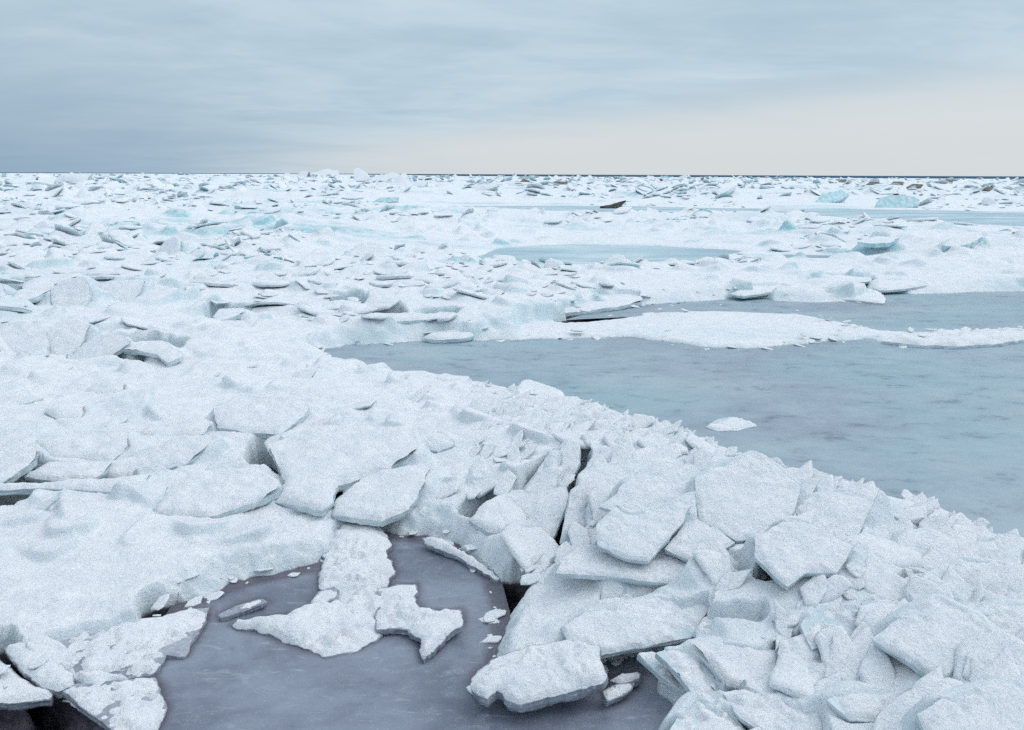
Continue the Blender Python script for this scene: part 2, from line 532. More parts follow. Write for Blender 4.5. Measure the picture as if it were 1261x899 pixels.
# --- around the pool
S('broad snow-dusted slab at bottom left whose right end frays into the grey pool',
  [(31, 790), (90, 777), (155, 765), (192, 762), (235, 750), (259, 747), (252, 766), (240, 787), (227, 808), (205, 806), (196, 820), (186, 832), (150, 837), (101, 843), (92, 843), (90, 828), (64, 808)],
  z=.030, sx=-.07, sy=.03, th=.035, snow=.020, patchy=1.0, group=G1)
S('narrow snowy slab split from the broad bottom left slab, beside a black crack',
  [(4, 798), (31, 791), (64, 808), (90, 829), (92, 843), (72, 851), (51, 847), (24, 824)], z=.065, sx=.02, sy=.06, th=.04, snow=.024, patchy=.3, group=G1)
S('lowest bottom left slab with a glassy left rim and a ragged right end',
  [(76, 851), (92, 843), (140, 838), (191, 834), (198, 851), (206, 872), (198, 890), (187, 912), (150, 910), (136, 897), (110, 878)], z=.035, sx=-.16, sy=.05, th=.03, snow=.020, patchy=.9, group=G1)
S('snowy slab cut off by the left edge of the picture, above a dark hole',
  [(-60, 800), (-8, 806), (20, 828), (42, 844), (68, 852), (64, 861), (20, 866), (-60, 868)], z=.045, sx=.0, sy=.02, th=.035, snow=.022, patchy=.3, group=G1)
S('broad white tongue of snowy ice reaching into the middle of the grey pool',
  [(430, 640), (474, 650), (481, 688), (487, 704), (474, 722), (478, 745), (478, 772), (470, 784), (443, 798), (401, 808), (371, 798), (337, 783), (300, 775), (286, 769), (350, 757), (387, 747), (414, 735), (398, 722), (396, 691), (400, 660)],
  z=.012, sx=0, sy=.02, th=.03, snow=.05, patchy=.45, group=G1, rag=2.2)
S('jagged snowy slab with a pointed foot at the right end of the white tongue',
  [(462, 724), (502, 720), (514, 718), (511, 742), (521, 750), (545, 752), (569, 751), (571, 768), (550, 784), (536, 800), (521, 812), (516, 786), (497, 775), (464, 776)],
  z=.05, sx=.07, sy=.10, th=.03, snow=.03, patchy=.6, group=G1, rag=2.0)
S('thin sliver of bare ice standing in the left arm of the pool', [(268, 757), (290, 746), (322, 737), (330, 741), (300, 752), (272, 761)], z=.03, sy=.1, th=.03, snow=.012, patchy=.8, group=G1)
S('small bare ice tab on the left side of the white tongue', [(382, 742), (392, 728), (412, 722), (418, 727), (416, 735), (396, 745)], z=.06, sx=.15, sy=.25, th=.03, snow=.004, patchy=.9, group=G1)
S('curved snowy shelf along the upper right rim of the pool', [(520, 662), (545, 666), (575, 682), (600, 698), (616, 712), (612, 716), (590, 702), (560, 684), (525, 670)], z=.03, sx=-.05, sy=.05, th=.03, snow=.03, patchy=.4, group=G1, rag=2.2)
S('blunt snowy slab with a glassy front face jutting over the bottom of the pool',
  [(578, 842), (588, 826), (615, 808), (650, 795), (700, 788), (740, 798), (741, 812), (749, 831), (743, 841), (690, 856), (641, 868), (626, 864), (612, 850), (600, 862), (590, 857)],
  z=.11, sx=.07, sy=.12, th=.05, snow=.035, patchy=.45, group=G1, rag=1.3)
S('small floating ice chunk under the overhang right of the blunt slab', [(741, 851), (759, 842), (782, 840), (780, 848), (768, 857), (748, 864)], z=.05, sx=-.15, sy=.2, th=.03, snow=.012, patchy=.6, group=G1)
S('frosted ice crumb between the blunt slab and the pointed dark slab', [(750, 838), (765, 830), (790, 828), (786, 838), (765, 843)], z=.04, sx=.1, sy=.1, th=.03, snow=.015, patchy=.8, group=G1)
S('long roof-like slab with a straight lower edge above the dark overhang',
  [(737, 808), (795, 796), (851, 785), (864, 764), (880, 742), (810, 735), (730, 752), (690, 772), (700, 790)], z=.17, sx=.02, sy=.42, th=.045, snow=.025, patchy=.3, group=G2)
S('slab adjoining the roof-like slab, its grey front face half bare',
  [(852, 784), (895, 788), (936, 792), (942, 778), (938, 755), (900, 748), (864, 763)], z=.18, sx=.05, sy=.55, th=.05, snow=.02, patchy=.45, group=G2)
S('pointed frosted slab angling down from the overhang into the pool',
  [(785, 806), (807, 803), (826, 818), (838, 836), (852, 851), (848, 857), (820, 836)], z=.10, sx=-.25, sy=.15, th=.035, snow=.012, patchy=.9, group=G2)
S('twisted snowy slab beside the pointed frosted slab, its lower corner glassy',
  [(807, 804), (835, 796), (858, 806), (876, 826), (891, 862), (876, 867), (853, 853), (836, 832), (822, 816)], z=.14, sx=-.2, sy=.25, th=.04, snow=.02, patchy=.6, group=G2)
S('rounded snow-covered slab beneath the grey-faced slab', [(850, 796), (880, 790), (925, 796), (960, 806), (965, 838), (930, 852), (896, 845), (878, 822)], z=.17, sx=.02, sy=.3, th=.05, snow=.04, patchy=.2, group=G2)
S('granular snowy slab rising from the bottom edge right of the pool', [(856, 853), (876, 868), (905, 888), (935, 912), (900, 930), (815, 930), (822, 905), (834, 884)], z=.11, sx=-.05, sy=.3, th=.05, snow=.035, patchy=.4, group=G2)
S('smooth slab with a sharp left edge over a black slit at bottom right', [(888, 857), (905, 853), (960, 850), (1010, 880), (1020, 925), (960, 930), (932, 897), (912, 884)], z=.15, sx=.1, sy=.25, th=.045, snow=.03, patchy=.25, group=G2)
# --- ridge
S('flat slab bridging dark gaps below the fan of upright plates', [(684, 706), (745, 709), (800, 716), (838, 720), (864, 698), (830, 678), (780, 678), (716, 672), (692, 690)], z=.26, sx=.01, sy=.22, th=.04, snow=.02, patchy=.2, group=G2)
S('short upright ice pillar propping up the flat bridging slab', [(744, 706), (770, 708), (771, 738), (756, 746), (738, 748)], z=.18, sx=.1, sy=1.1, th=.05, snow=.008, patchy=.5, group=G2)
S('grey shaded plate under the right half of the flat bridging slab', [(770, 716), (800, 718), (838, 721), (868, 728), (862, 742), (800, 745), (770, 738)], z=.18, sx=0, sy=.8, th=.05, snow=.006, patchy=.6, group=G2)
S('sloping slab with a dark notch right of the flat bridging slab', [(864, 699), (890, 706), (917, 721), (945, 712), (930, 690), (892, 674), (866, 682)], z=.28, sx=.03, sy=.3, th=.045, snow=.02, patchy=.2, group=G2)
S('uppermost thin plate of the fan of upright plates', [(697, 540), (715, 548), (714, 572), (702, 594), (690, 600), (676, 599), (679, 575)], dz=.05, sx=.35, sy=.45, th=.03, snow=.012, patchy=.3, group=G2)
S('middle thin plate of the fan with a dark slit beneath it', [(681, 551), (692, 556), (686, 580), (676, 596), (644, 616), (640, 606), (657, 586)], dz=.04, sx=.35, sy=.45, th=.03, snow=.014, patchy=.3, group=G2)
S('lowest and largest plate of the fan, left of the dark cleft', [(668, 603), (697, 598), (701, 610), (696, 628), (680, 664), (671, 670), (640, 660), (625, 640), (632, 618)], dz=.05, sx=.3, sy=.35, th=.035, snow=.018, patchy=.25, group=G2)
S('narrow upright plate forming the right wall of the dark cleft', [(703, 603), (721, 592), (721, 625), (722, 658), (702, 676), (690, 668)], dz=.06, sx=-.35, sy=.9, th=.04, snow=.01, patchy=.5, group=G2)
S('pale plate with a greenish edge behind the dark cleft', [(711, 586), (735, 575), (768, 568), (824, 566), (800, 585), (760, 604), (737, 624), (719, 629), (714, 606)], dz=.09, sx=.02, sy=.35, th=.03, snow=.015, patchy=.2, group=G2)
S('small plate with a curved lower edge between two larger plates', [(737, 624), (759, 608), (770, 590), (850, 572), (853, 590), (844, 630), (800, 634), (775, 634)], dz=.10, sx=.02, sy=.45, th=.03, snow=.015, patchy=.2, group=G2)
S('smooth plate with a thick green lower edge in the middle of the ridge', [(734, 646), (758, 624), (778, 632), (824, 622), (856, 606), (852, 622), (842, 642), (818, 669), (799, 691), (770, 688), (736, 672)], dz=.12, sx=.04, sy=.45, th=.045, snow=.018, patchy=.2, group=G2)
S('broad plate with a bluish curved lower edge right of the ridge middle', [(855, 592), (880, 573), (930, 556), (955, 572), (986, 600), (979, 630), (942, 661), (907, 666), (880, 650), (860, 640)], dz=.11, sx=.05, sy=.45, th=.05, snow=.02, patchy=.2, group=G2)
S('tucked plate beneath the bluish-edged plate', [(842, 648), (854, 634), (880, 650), (906, 668), (890, 678), (850, 690), (818, 676)], dz=.05, sx=.05, sy=.4, th=.04, snow=.015, patchy=.25, group=G2)
S('snowy plate ending in a downward tip over a dark hollow', [(928, 664), (975, 636), (1000, 646), (1052, 674), (1030, 706), (992, 706), (970, 723), (950, 706), (930, 686)], dz=.08, sx=.05, sy=.4, th=.045, snow=.02, patchy=.25, group=G2)
S('squarish white plate whose sharp right corner stands against the pond', [(979, 628), (1000, 610), (1030, 604), (1083, 602), (1074, 622), (1064, 644), (1052, 676), (1028, 684), (992, 652)], dz=.09, sx=.08, sy=.45, th=.045, snow=.016, patchy=.2, group=G2)
S('small upright ice splinter on the ridge crest in front of the pond', [(951, 582), (955, 572), (958, 563), (962, 570), (971, 582)], dz=.06, sx=.1, sy=1.2, th=.02, snow=.006, patchy=.4, name='ice_splinter', group=G2)
S('low crest slab right of the small splinter', [(978, 584), (985, 577), (1002, 578), (1020, 588), (1031, 598), (1000, 600)], dz=.04, sx=-.1, sy=.3, th=.03, snow=.012, patchy=.4, group=G2)
S('thin crest slab between the low slab and the squarish plate', [(1030, 600), (1045, 594), (1066, 597), (1076, 604), (1050, 606)], dz=.03, sx=-.05, sy=.2, th=.025, snow=.01, patchy=.5, group=G2)
S('loose thin chip lying where ridge and pond meet, left of the splinter', [(924, 574), (934, 568), (948, 570), (938, 576)], dz=.02, sx=0, sy=.1, th=.02, snow=.008, patchy=.5, name='ice_chip', group=G2)
S('block with a grey lower edge at the right end of the ridge', [(1134, 710), (1172, 686), (1250, 696), (1262, 720), (1246, 738), (1213, 741), (1163, 735), (1144, 716)], dz=.06, sx=.02, sy=.4, th=.05, snow=.022, patchy=.25, group=G2)
S('large smooth slab with a dark diagonal left edge at lower right', [(1074, 787), (1096, 770), (1122, 750), (1152, 734), (1212, 762), (1225, 790), (1200, 806), (1172, 834), (1160, 844), (1128, 822), (1101, 804)], dz=.09, sx=.18, sy=.35, th=.05, snow=.025, patchy=.2, group=G2)
S('half-buried slab with a bare corner below the large diagonal slab', [(1018, 862), (1050, 845), (1096, 850), (1134, 866), (1128, 881), (1090, 890), (1047, 887)], dz=.05, sx=0, sy=.3, th=.045, snow=.02, patchy=.5, group=G2)
S('large slab filling the bottom right corner', [(1130, 879), (1160, 862), (1200, 850), (1275, 838), (1300, 900), (1280, 940), (1150, 930)], dz=.07, sx=.1, sy=.3, th=.05, snow=.025, patchy=.25, group=G2)
S('snowy slab between the grey-edged block and the right picture edge', [(1190, 760), (1230, 742), (1285, 745), (1300, 790), (1250, 810), (1215, 800)], dz=.05, sx=.05, sy=.3, th=.05, snow=.025, patchy=.3, group=G2)
S('low slab over a short dark slit in the right foreground', [(957, 822), (984, 824), (1020, 812), (1040, 790), (1000, 778), (960, 790)], dz=.05, sx=.02, sy=.3, th=.04, snow=.025, patchy=.35, group=G2)
S('buried slab with a dotted frosty edge in the middle of the right foreground', [(1000, 800), (1040, 785), (1070, 770), (1050, 745), (1000, 748), (985, 770)], dz=.05, sx=.02, sy=.25, th=.04, snow=.025, patchy=.5, group=G2)
S('small slab beside a dark nook left of the diagonal slab', [(1060, 742), (1085, 732), (1112, 740), (1122, 750), (1098, 760), (1070, 756)], dz=.04, sx=.05, sy=.35, th=.04, snow=.02, patchy=.4, group=G2)
# --- left snow field
S('plate with a sloping right edge at the left picture border', [(-60, 535), (10, 530), (46, 540), (46, 566), (24, 580), (2, 595), (-60, 602)], dz=.09, sx=.12, sy=.2, th=.04, snow=.025, patchy=.2, group=G3)
S('pillow-like snowy slab right of the left border plate', [(50, 547), (80, 538), (160, 536), (158, 552), (137, 568), (66, 572), (50, 566)], dz=.07, sx=0, sy=.25, th=.045, snow=.04, patchy=.15, group=G3)
S('low slab squeezed under the pillow-like slab', [(28, 586), (62, 573), (140, 570), (130, 582), (115, 590), (60, 592)], dz=.05, sx=.0, sy=.15, th=.035, snow=.022, patchy=.2, group=G3)
S('long leaning slab with a dark wedge beneath its lower edge', [(115, 590), (139, 570), (190, 552), (228, 542), (268, 538), (250, 558), (228, 572), (197, 580), (139, 590)], dz=.08, sx=.06, sy=.35, th=.04, snow=.025, patchy=.2, group=G3)
S('long flat slab overhanging the dark gap at the left border', [(-60, 596), (60, 596), (140, 592), (186, 586), (180, 596), (150, 606), (60, 601), (-60, 606)], dz=.06, sx=.0, sy=.05, th=.035, snow=.02, patchy=.2, group=G3)
S('slim ice sliver lying in the dark gap at the left border', [(10, 620), (16, 612), (45, 611), (62, 608), (56, 618), (30, 622)], z=.04, sx=0, sy=.1, th=.03, snow=.012, patchy=.4, group=G3)
S('rounded snow-laden slab left of the dark triangular hollow', [(188, 632), (208, 602), (250, 585), (310, 582), (345, 600), (341, 607), (312, 619), (256, 638), (222, 636)], dz=.06, sx=.03, sy=.2, th=.045, snow=.035, patchy=.15, group=G3)
S('broad flat slab with a clean right edge in the middle of the snow', [(329, 553), (387, 528), (443, 529), (508, 531), (514, 557), (482, 579), (462, 585), (417, 598), (406, 622), (396, 630), (340, 617), (352, 592)], dz=.08, sx=.02, sy=.2, th=.05, snow=.03, patchy=.15, group=G3)
S('smooth slab sloping down right of the small dark nook', [(414, 614), (462, 585), (534, 574), (520, 604), (502, 628), (470, 642), (408, 634)], dz=.06, sx=.02, sy=.25, th=.045, snow=.03, patchy=.2, group=G3)
S('triangular snowy slab with a grey lower edge behind the broad flat slab', [(262, 504), (300, 488), (380, 498), (379, 508), (346, 534), (306, 533), (268, 526)], dz=.08, sx=-.05, sy=.3, th=.05, snow=.025, patchy=.25, group=G3)
S('low humped slab left of the triangular slab', [(170, 536), (190, 524), (240, 516), (262, 524), (250, 534), (200, 542)], dz=.05, sx=0, sy=.25, th=.04, snow=.03, patchy=.2, group=G3)
S('small humped slab in the open snow on the far left', [(56, 508), (75, 498), (105, 502), (100, 514), (75, 519)], dz=.04, sx=0, sy=.25, th=.04, snow=.03, patchy=.2, group=G3)
S('pale humped slab in the open snow below the round dark hollow', [(105, 482), (125, 472), (155, 474), (150, 485), (122, 489)], dz=.04, sx=0, sy=.25, th=.04, snow=.03, patchy=.2, group=G3)
S('slab edge beside a blue slit near the left end of the pond', [(352, 476), (366, 458), (392, 456), (384, 468), (364, 478)], dz=.05, sx=.15, sy=.3, th=.04, snow=.025, patchy=.3, group=G3)
S('long ridge-foot slab over the crescent slit above the pool', [(577, 640), (600, 622), (625, 612), (650, 640), (640, 660), (600, 655)], dz=.03, sx=.1, sy=.2, th=.04, snow=.03, patchy=.2, group=G3)
S('slab with a notched right corner below the crest', [(506, 545), (520, 530), (548, 534), (560, 548), (540, 556), (520, 552)], dz=.05, sx=.15, sy=.3, th=.04, snow=.022, patchy=.4, group=G3)
S('flake at the pond edge below the left crest', [(532, 466), (548, 461), (560, 464), (578, 464), (576, 470), (548, 471)], dz=.03, sx=0, sy=.05, th=.025, snow=.015, patchy=.4, group=G3)
# --- mound and upright plates at middle left
G4 = 'tilted plates of the mound at middle left'
S('curved steep plate in the hollow of the left mound', [(62, 444), (58, 420), (66, 400), (84, 392), (112, 400), (100, 424), (82, 446)], dz=.10, sx=-.2, sy=.9, th=.05, snow=.02, patchy=.3, group=G4)
S('lens-shaped plate leaning in front of the left mound', [(80, 447), (102, 424), (128, 412), (152, 414), (160, 424), (136, 438), (104, 448)], dz=.08, sx=.25, sy=.7, th=.05, snow=.02, patchy=.3, group=G4)
S('plate on the far left shoulder of the mound', [(-20, 430), (-10, 402), (30, 396), (58, 406), (60, 438), (36, 442), (20, 436)], dz=.08, sx=.05, sy=.6, th=.05, snow=.025, patchy=.25, group=G4)
S('icy slab roof over the round dark hollow', [(150, 430), (165, 422), (200, 420), (218, 432), (226, 438), (206, 447), (194, 436), (172, 432)], dz=.10, sx=0, sy=.2, th=.05, snow=.02, patchy=.4, group=G4)
S('upright white plate with a dark slit along its right side', [(64, 380), (62, 356), (76, 346), (105, 340), (112, 360), (106, 382), (84, 378)], dz=.12, sx=.02, sy=1.0, th=.06, snow=.015, patchy=.25, group=G4)
S('wide upright plate right of the slit in the middle left', [(112, 378), (113, 350), (140, 346), (180, 345), (172, 360), (160, 378)], dz=.10, sx=-.05, sy=.8, th=.06, snow=.02, patchy=.2, group=G4)
S('flat snowy slab with a brown underside left of the upright plate', [(10, 370), (24, 358), (62, 351), (64, 358), (44, 366), (22, 372)], dz=.12, sx=.05, sy=.15, th=.06, snow=.03, patchy=.2, group=G4)
S('long flat slab stacked over the brown-sided slab', [(22, 352), (40, 344), (70, 338), (102, 338), (84, 346), (60, 351)], dz=.16, sx=.04, sy=.15, th=.06, snow=.03, patchy=.2, group=G4)
S('blocky slab end at the left border of the mid field', [(-30, 368), (-30, 352), (2, 350), (7, 364), (0, 372)], dz=.14, sx=0, sy=.4, th=.07, snow=.03, patchy=.2, group=G4)
S('narrow shard pointing up beside a dark notch at middle left', [(176, 366), (184, 350), (190, 348), (190, 358), (182, 370)], dz=.10, sx=.2, sy=1.0, th=.04, snow=.01, patchy=.4, name='ice_shard', group=G4)
S('bluish slab roofing the black hole at middle left', [(262, 390), (270, 381), (300, 380), (302, 385), (282, 392), (268, 395)], dz=.12, sx=.05, sy=.15, th=.05, snow=.02, patchy=.4, group=G4)
# --- far shore of the pond
G5 = 'flat floes along the far shore of the pond'
S('long flat floe with an undercut edge above the second pond', [(688, 386), (720, 383), (762, 377), (790, 372), (790, 364), (740, 362), (690, 372)], z=0.07, sx=.0, sy=.03, th=.06, snow=.03, patchy=.25, group=G5)
S('long stacked floe with a dark underside at the far right shore', [(996, 352), (1040, 350), (1074, 346), (1070, 340), (1020, 340), (990, 346)], z=0.13, sx=0, sy=.05, th=.04, snow=.03, patchy=.2, group=G5)
S('white floe tongue on the second pond left of a black gap', [(1000, 364), (1040, 356), (1078, 357), (1092, 368), (1088, 374), (1056, 370), (1020, 367)], z=0.035, sx=0, sy=.02, th=.05, snow=.03, patchy=.3, group=G5)
S('rounded floe over the black gap at the far right shore', [(1074, 354), (1084, 346), (1130, 346), (1140, 352), (1112, 356), (1084, 358)], z=0.11, sx=0, sy=.1, th=.04, snow=.03, patchy=.2, group=G5)
S('flat floe with a teal edge over a black slot left of the pond', [(392, 381), (398, 374), (420, 371), (446, 373), (440, 377), (414, 380)], dz=.05, sx=0, sy=.06, th=.04, snow=.025, patchy=.3, group=G5)
S('low white floe above twin dark slots behind the pond', [(458, 396), (466, 388), (500, 387), (540, 389), (562, 391), (520, 394), (490, 396)], dz=.04, sx=0, sy=.05, th=.04, snow=.03, patchy=.25, group=G5)
S('olive-stained floe chunk behind the far shore of the pond', [(591, 362), (600, 356), (616, 356), (622, 360), (612, 368), (602, 369)], dz=.05, sx=.1, sy=.4, th=.08, snow=.014, patchy=.7, mat='dirt', group=G5)
S('shore floe overhanging a long black slit at the pond edge', [(520, 416), (540, 408), (575, 407), (584, 414), (568, 417), (540, 419)], z=0.06, sx=0, sy=.06, th=.05, snow=.03, patchy=.25, group=G5)
S('floe with a shadowed prow left of the rounded floe', [(898, 362), (920, 354), (965, 352), (974, 356), (944, 361), (915, 365)], z=0.11, sx=0, sy=.08, th=.04, snow=.03, patchy=.2, group=G5)
S('little snow-topped chunk frozen alone into the pond', [(868, 526), (884, 516), (902, 513), (920, 519), (932, 524), (910, 530), (884, 531)], z=.008, sx=0, sy=.02, th=.03, snow=.018, patchy=1.0, name='snow_chunk', group=G5, cat='ice chunk', rag=2.0)
S('thin snowy floe strip lying on the pond at the right border', [(1085, 420), (1120, 413), (1180, 409), (1261, 409), (1330, 411), (1330, 417), (1261, 418), (1230, 423), (1180, 427), (1120, 424)], z=.035, sx=0, sy=.0, th=.05, snow=.05, patchy=.5, group=G5, rag=1.6)

# --- far blocks and bare blue ice
G6, G7, G8 = 'big blocks of the far pressure ridge', 'bare blue ice blocks in the far field', 'brown dirty ice blocks near the horizon'


def B(label, pts, mat, group, sy=.9, th=.6, snow=.0, sx=0.0, name='ice_block', dz=.15, patchy=.5):
    S(label, pts, dz=dz, sx=sx, sy=sy, th=th, snow=snow, patchy=patchy, name=name, mat=mat, group=group, cat='driftwood' if mat == 'dark' else 'ice block', rag=1.6)


B('brown-streaked block at the left end of the far ridge pile', [(343, 224), (352, 213), (362, 216), (368, 224)], 'dirt', G6, th=1.5, snow=.3)
B('leaning brown block beside the white mass of the far ridge', [(358, 223), (371, 211), (381, 211), (375, 225)], 'dirt', G6, th=1.5, snow=.2, sx=.3)
B('white lumpy mass of the far ridge standing against the sky', [(374, 225), (383, 213), (390, 212), (401, 208), (410, 210), (417, 210), (420, 222), (400, 226)], None, G6, th=2, snow=.3)
B('tall pale green block standing highest on the horizon', [(437, 223), (435, 210), (440, 206), (446, 210), (453, 214), (458, 222)], 'green', G6, th=1.5, snow=.06)
B('white slab at the foot of the tall green block', [(444, 230), (452, 220), (470, 216), (482, 219), (468, 231)], None, G6, th=1.2, snow=.3)
B('pale green block on top of the pile right of the tall one', [(463, 221), (474, 215), (484, 212), (495, 216), (493, 223), (478, 224)], 'green', G6, th=1.3, snow=.08)
B('white wedge in front of the second green block', [(474, 232), (486, 222), (499, 213), (506, 226), (508, 232)], None, G6, th=1.2, snow=.25)
B('low dark green block at the right end of the ridge pile', [(504, 230), (512, 224), (528, 223), (522, 230)], 'green', G6, th=1.0, snow=.05)
B('dark slanted block in the far field right of the ridge pile', [(572, 234), (580, 229), (596, 227), (614, 230), (600, 233), (586, 236)], 'green', G6, th=.6, snow=.12)
B('long greenish block at the far left horizon', [(66, 225), (73, 217), (90, 215), (113, 216), (106, 224), (96, 226), (84, 223)], 'green', G6, th=1.0, snow=.2)
B('large deep blue block above the long thin lead at right', [(1078, 256), (1082, 244), (1096, 240), (1122, 241), (1133, 246), (1131, 254), (1106, 257)], 'blue', G7, th=.8, snow=.06, sy=1.2)
B('pale blue leaning block left of the large deep blue one', [(1002, 250), (1013, 238), (1036, 234), (1047, 240), (1032, 247), (1014, 251)], 'blue', G7, th=.5, snow=.05)
B('blue ice face under the snow left of the pale blue block', [(932, 260), (948, 252), (975, 254), (992, 257), (982, 261)], 'blue', G7, th=.4, snow=.05)
B('turquoise slab beside the right border of the mid field', [(1160, 302), (1173, 293), (1202, 286), (1212, 291), (1194, 300), (1176, 304)], 'blue', G7, th=.15, snow=.03, sy=.3)
B('low turquoise slab left of the one at the right border', [(1056, 298), (1078, 291), (1108, 293), (1096, 299), (1074, 300)], 'blue', G7, th=.12, snow=.03, sy=.3)
B('vivid blue hollow block below the far ridge pile', [(458, 249), (468, 243), (492, 243), (490, 248), (474, 250)], 'blue', G7, th=.6, snow=.0, sy=1.0)
for k, (lab, p) in enumerate((
        ('brown block alone below the open water line, right of centre', [(1030, 226), (1035, 221), (1043, 221), (1042, 227)]),
        ('long brown block second of the row below the open water', [(1064, 229), (1071, 224), (1084, 224), (1082, 229)]),
        ('tall brown block third of the row below the open water', [(1094, 229), (1100, 223), (1113, 224), (1112, 230)]),
        ('flat brown block at the right end of the brown row', [(1115, 231), (1124, 226), (1138, 227), (1132, 231)]),
        ('lone brown block far right under the horizon', [(1158, 225), (1165, 220), (1175, 222), (1172, 226)]),
        ('tiny brown block nearest the right border', [(1210, 233), (1216, 229), (1224, 231), (1221, 234)]),
        ('flat dark block below the horizon in the centre', [(674, 227), (684, 223), (700, 224), (694, 228)]),
        ('small dark block left of the flat dark one below the horizon', [(638, 225), (645, 220), (653, 223), (650, 226)]))):
    B(lab, p, 'dirt', G8, th=.6, snow=.1)
B('black forked snag sticking out at the edge of the long thin lead', [(738, 254), (752, 252), (758, 250), (772, 246), (764, 252), (770, 256), (760, 255), (752, 257)], 'dark', None, th=.15, snow=.0, name='driftwood_snag')

def plane_polygon(s):
    pts = np.array(s['pts'], float)
    cx, cy = pts.mean(0)
    if s['z'] is not None:
        c = ground(cx, cy, s['z'])
    else:
        c = hit(cx, cy); c = c + np.array([0, 0, s['dz'] + (.022 if s['group'] == G3 else 0)])
        c2 = ground(cx, cy, c[2]); c = c2
    n = np.array([-s['sx'], -s['sy'], 1.0]); n /= np.linalg.norm(n)
    ex = np.array([1.0, 0, s['sx']]); ex /= np.linalg.norm(ex)
    ey = np.cross(n, ex)
    out = []
    o = np.array([0, 0, CAM_H])
    for p in pts:
        d = ray(*p)
        k = np.dot(c - o, n) / np.dot(d, n)
        q = o + d * k - c
        out.append((q @ ex, q @ ey))
    return c, ex, ey, n, np.array(out)


# ------------------------------------------------------------------ snow field grid
AZ_N = 525
AZ0, AZ1 = -1.0, 1.0
lr_rows = []
l = math.log(1.8)
while l < math.log(1500):
    r = math.exp(l)
    lr_rows.append(l)
    l += 0.0021 if r < 6.5 else (0.0031 if r < 25 else (0.005 if r < 90 else 0.010))
LR = np.array(lr_rows)
AZ = np.concatenate([np.linspace(-1.1, -.63, 50)[:-1], np.linspace(-.63, .63, 446), np.linspace(.63, 1.1, 50)[1:]])   # finer where the picture looks
AZ_N = len(AZ)
lr, az = np.meshgrid(LR, AZ, indexing='ij')
r = np.exp(lr)
x, y = np.sin(az) * r, np.cos(az) * r
base = base_height(az, lr)
# hummocky pressure ridges further out
farf = sstep(9, 40, r)
bands = fbm(x / 9.0, y / 4.0, 31, 5, 0.55) + 0.5 * fbm(x / 2.2, y / 1.2, 37, 4, 0.6)
hum = .45 - np.abs(fbm(x / 1.9, y / 1.2, 43, 5, .6))
base = base + farf * np.clip(0.10 + 0.50 * bands, -0.12, 1.5) + sstep(11, 22, r) * (.34 + .25 * sstep(40, 110, r)) * hum * sstep(-.35, .25, fbm(x / 7, y / 2.6, 47, 3))
ridge = np.exp(-((lr - math.log(150)) / 0.35) ** 2) * np.clip(fbm(x / 30, y / 30, 41, 3) + 0.35, 0, 1) * 0.9 * sstep(0.15, -0.3, az)
base = base + ridge
# the pack ends in open water, farther off on the left
edge = np.log(520) + 1.35 * sstep(-.02, -.3, az) + .10 * fbm(az * 9, az * 0, 55, 3)
base = np.where(lr > edge, -.5, base)
H, dl, jit = land_height(az, lr, base)
onland = sstep(0.0, 0.05, dl)
nearf = 1 - sstep(5.0, 10.0, r)
# snow lumps and drifts
H += onland * (0.020 * fbm(x / 0.35, y / 0.35, 3, 5, 0.5) * (0.7 + 0.6 * farf) + 0.045 * fbm(x / 1.1, y / 0.9, 13, 3))
# snow-buried slabs: tilted plates that lift the snow
LMAX = LR[-1]
nb = 3800
H0 = H.copy()
for i in range(nb):
    ca = RNG.uniform(-.8, .8)
    cl_ = RNG.uniform(math.log(2.0), math.log(160)) if i > 900 else RNG.uniform(math.log(2.6), math.log(9))
    rr = math.exp(cl_)
    size = RNG.uniform(0.09, 0.26) * (1 if rr < 7 else (1.0 + min(1.2, (rr - 7) / 20)))
    if rr < 7:
        if i % 3 or ca > .1 or (ca > -.35 and rr < 4.3):
            continue
        gx, gy = RNG.normal(-.06, .16), RNG.normal(.0, .14)
        lift = RNG.uniform(-0.01, 0.025)
        ki = np.argmin(abs(LR - cl_)); kj = np.argmin(abs(AZ - ca))
        if AZ[kj] < -0.1 and math.exp(cl_) < 3.9:
            continue
    else:
        k_ = 0.45 + 0.55 * min(1, rr / 30)
        gx, gy = RNG.normal(0, .30) * k_, RNG.normal(.0, .25) * k_
        lift = RNG.uniform(0.0, 0.12) * k_
    ki = np.searchsorted(LR, [cl_ - 1.6 * size / rr, cl_ + 1.6 * size / rr])
    kj = np.searchsorted(AZ, [ca - 1.6 * size / rr, ca + 1.6 * size / rr])
    if ki[1] - ki[0] < 2 or kj[1] - kj[0] < 2:
        continue
    sl = (slice(ki[0], ki[1]), slice(kj[0], kj[1]))
    cx, cy = math.sin(ca) * rr, math.cos(ca) * rr
    dx, dy = x[sl] - cx, y[sl] - cy
    th = RNG.uniform(0, math.pi)
    u = dx * math.cos(th) + dy * math.sin(th)
    v = -dx * math.sin(th) + dy * math.cos(th)
    asp = RNG.uniform(0.55, 1.0)
    q = (np.abs(u) / size) ** 4 + (np.abs(v) / (size * asp)) ** 4 + 0.25 * np.abs(u + v) / size
    m = sstep(1.06, 0.86, q)
    i0, j0 = min(len(LR) - 1, np.searchsorted(LR, cl_)), min(AZ_N - 1, np.searchsorted(AZ, ca))
    if dl[i0, j0] < 0.02:
        continue
    pl = H0[i0, j0] + lift + gx * dx + gy * dy
    Hs = H[sl]
    H[sl] = np.where(pl > Hs, Hs + (pl - Hs) * m, Hs)

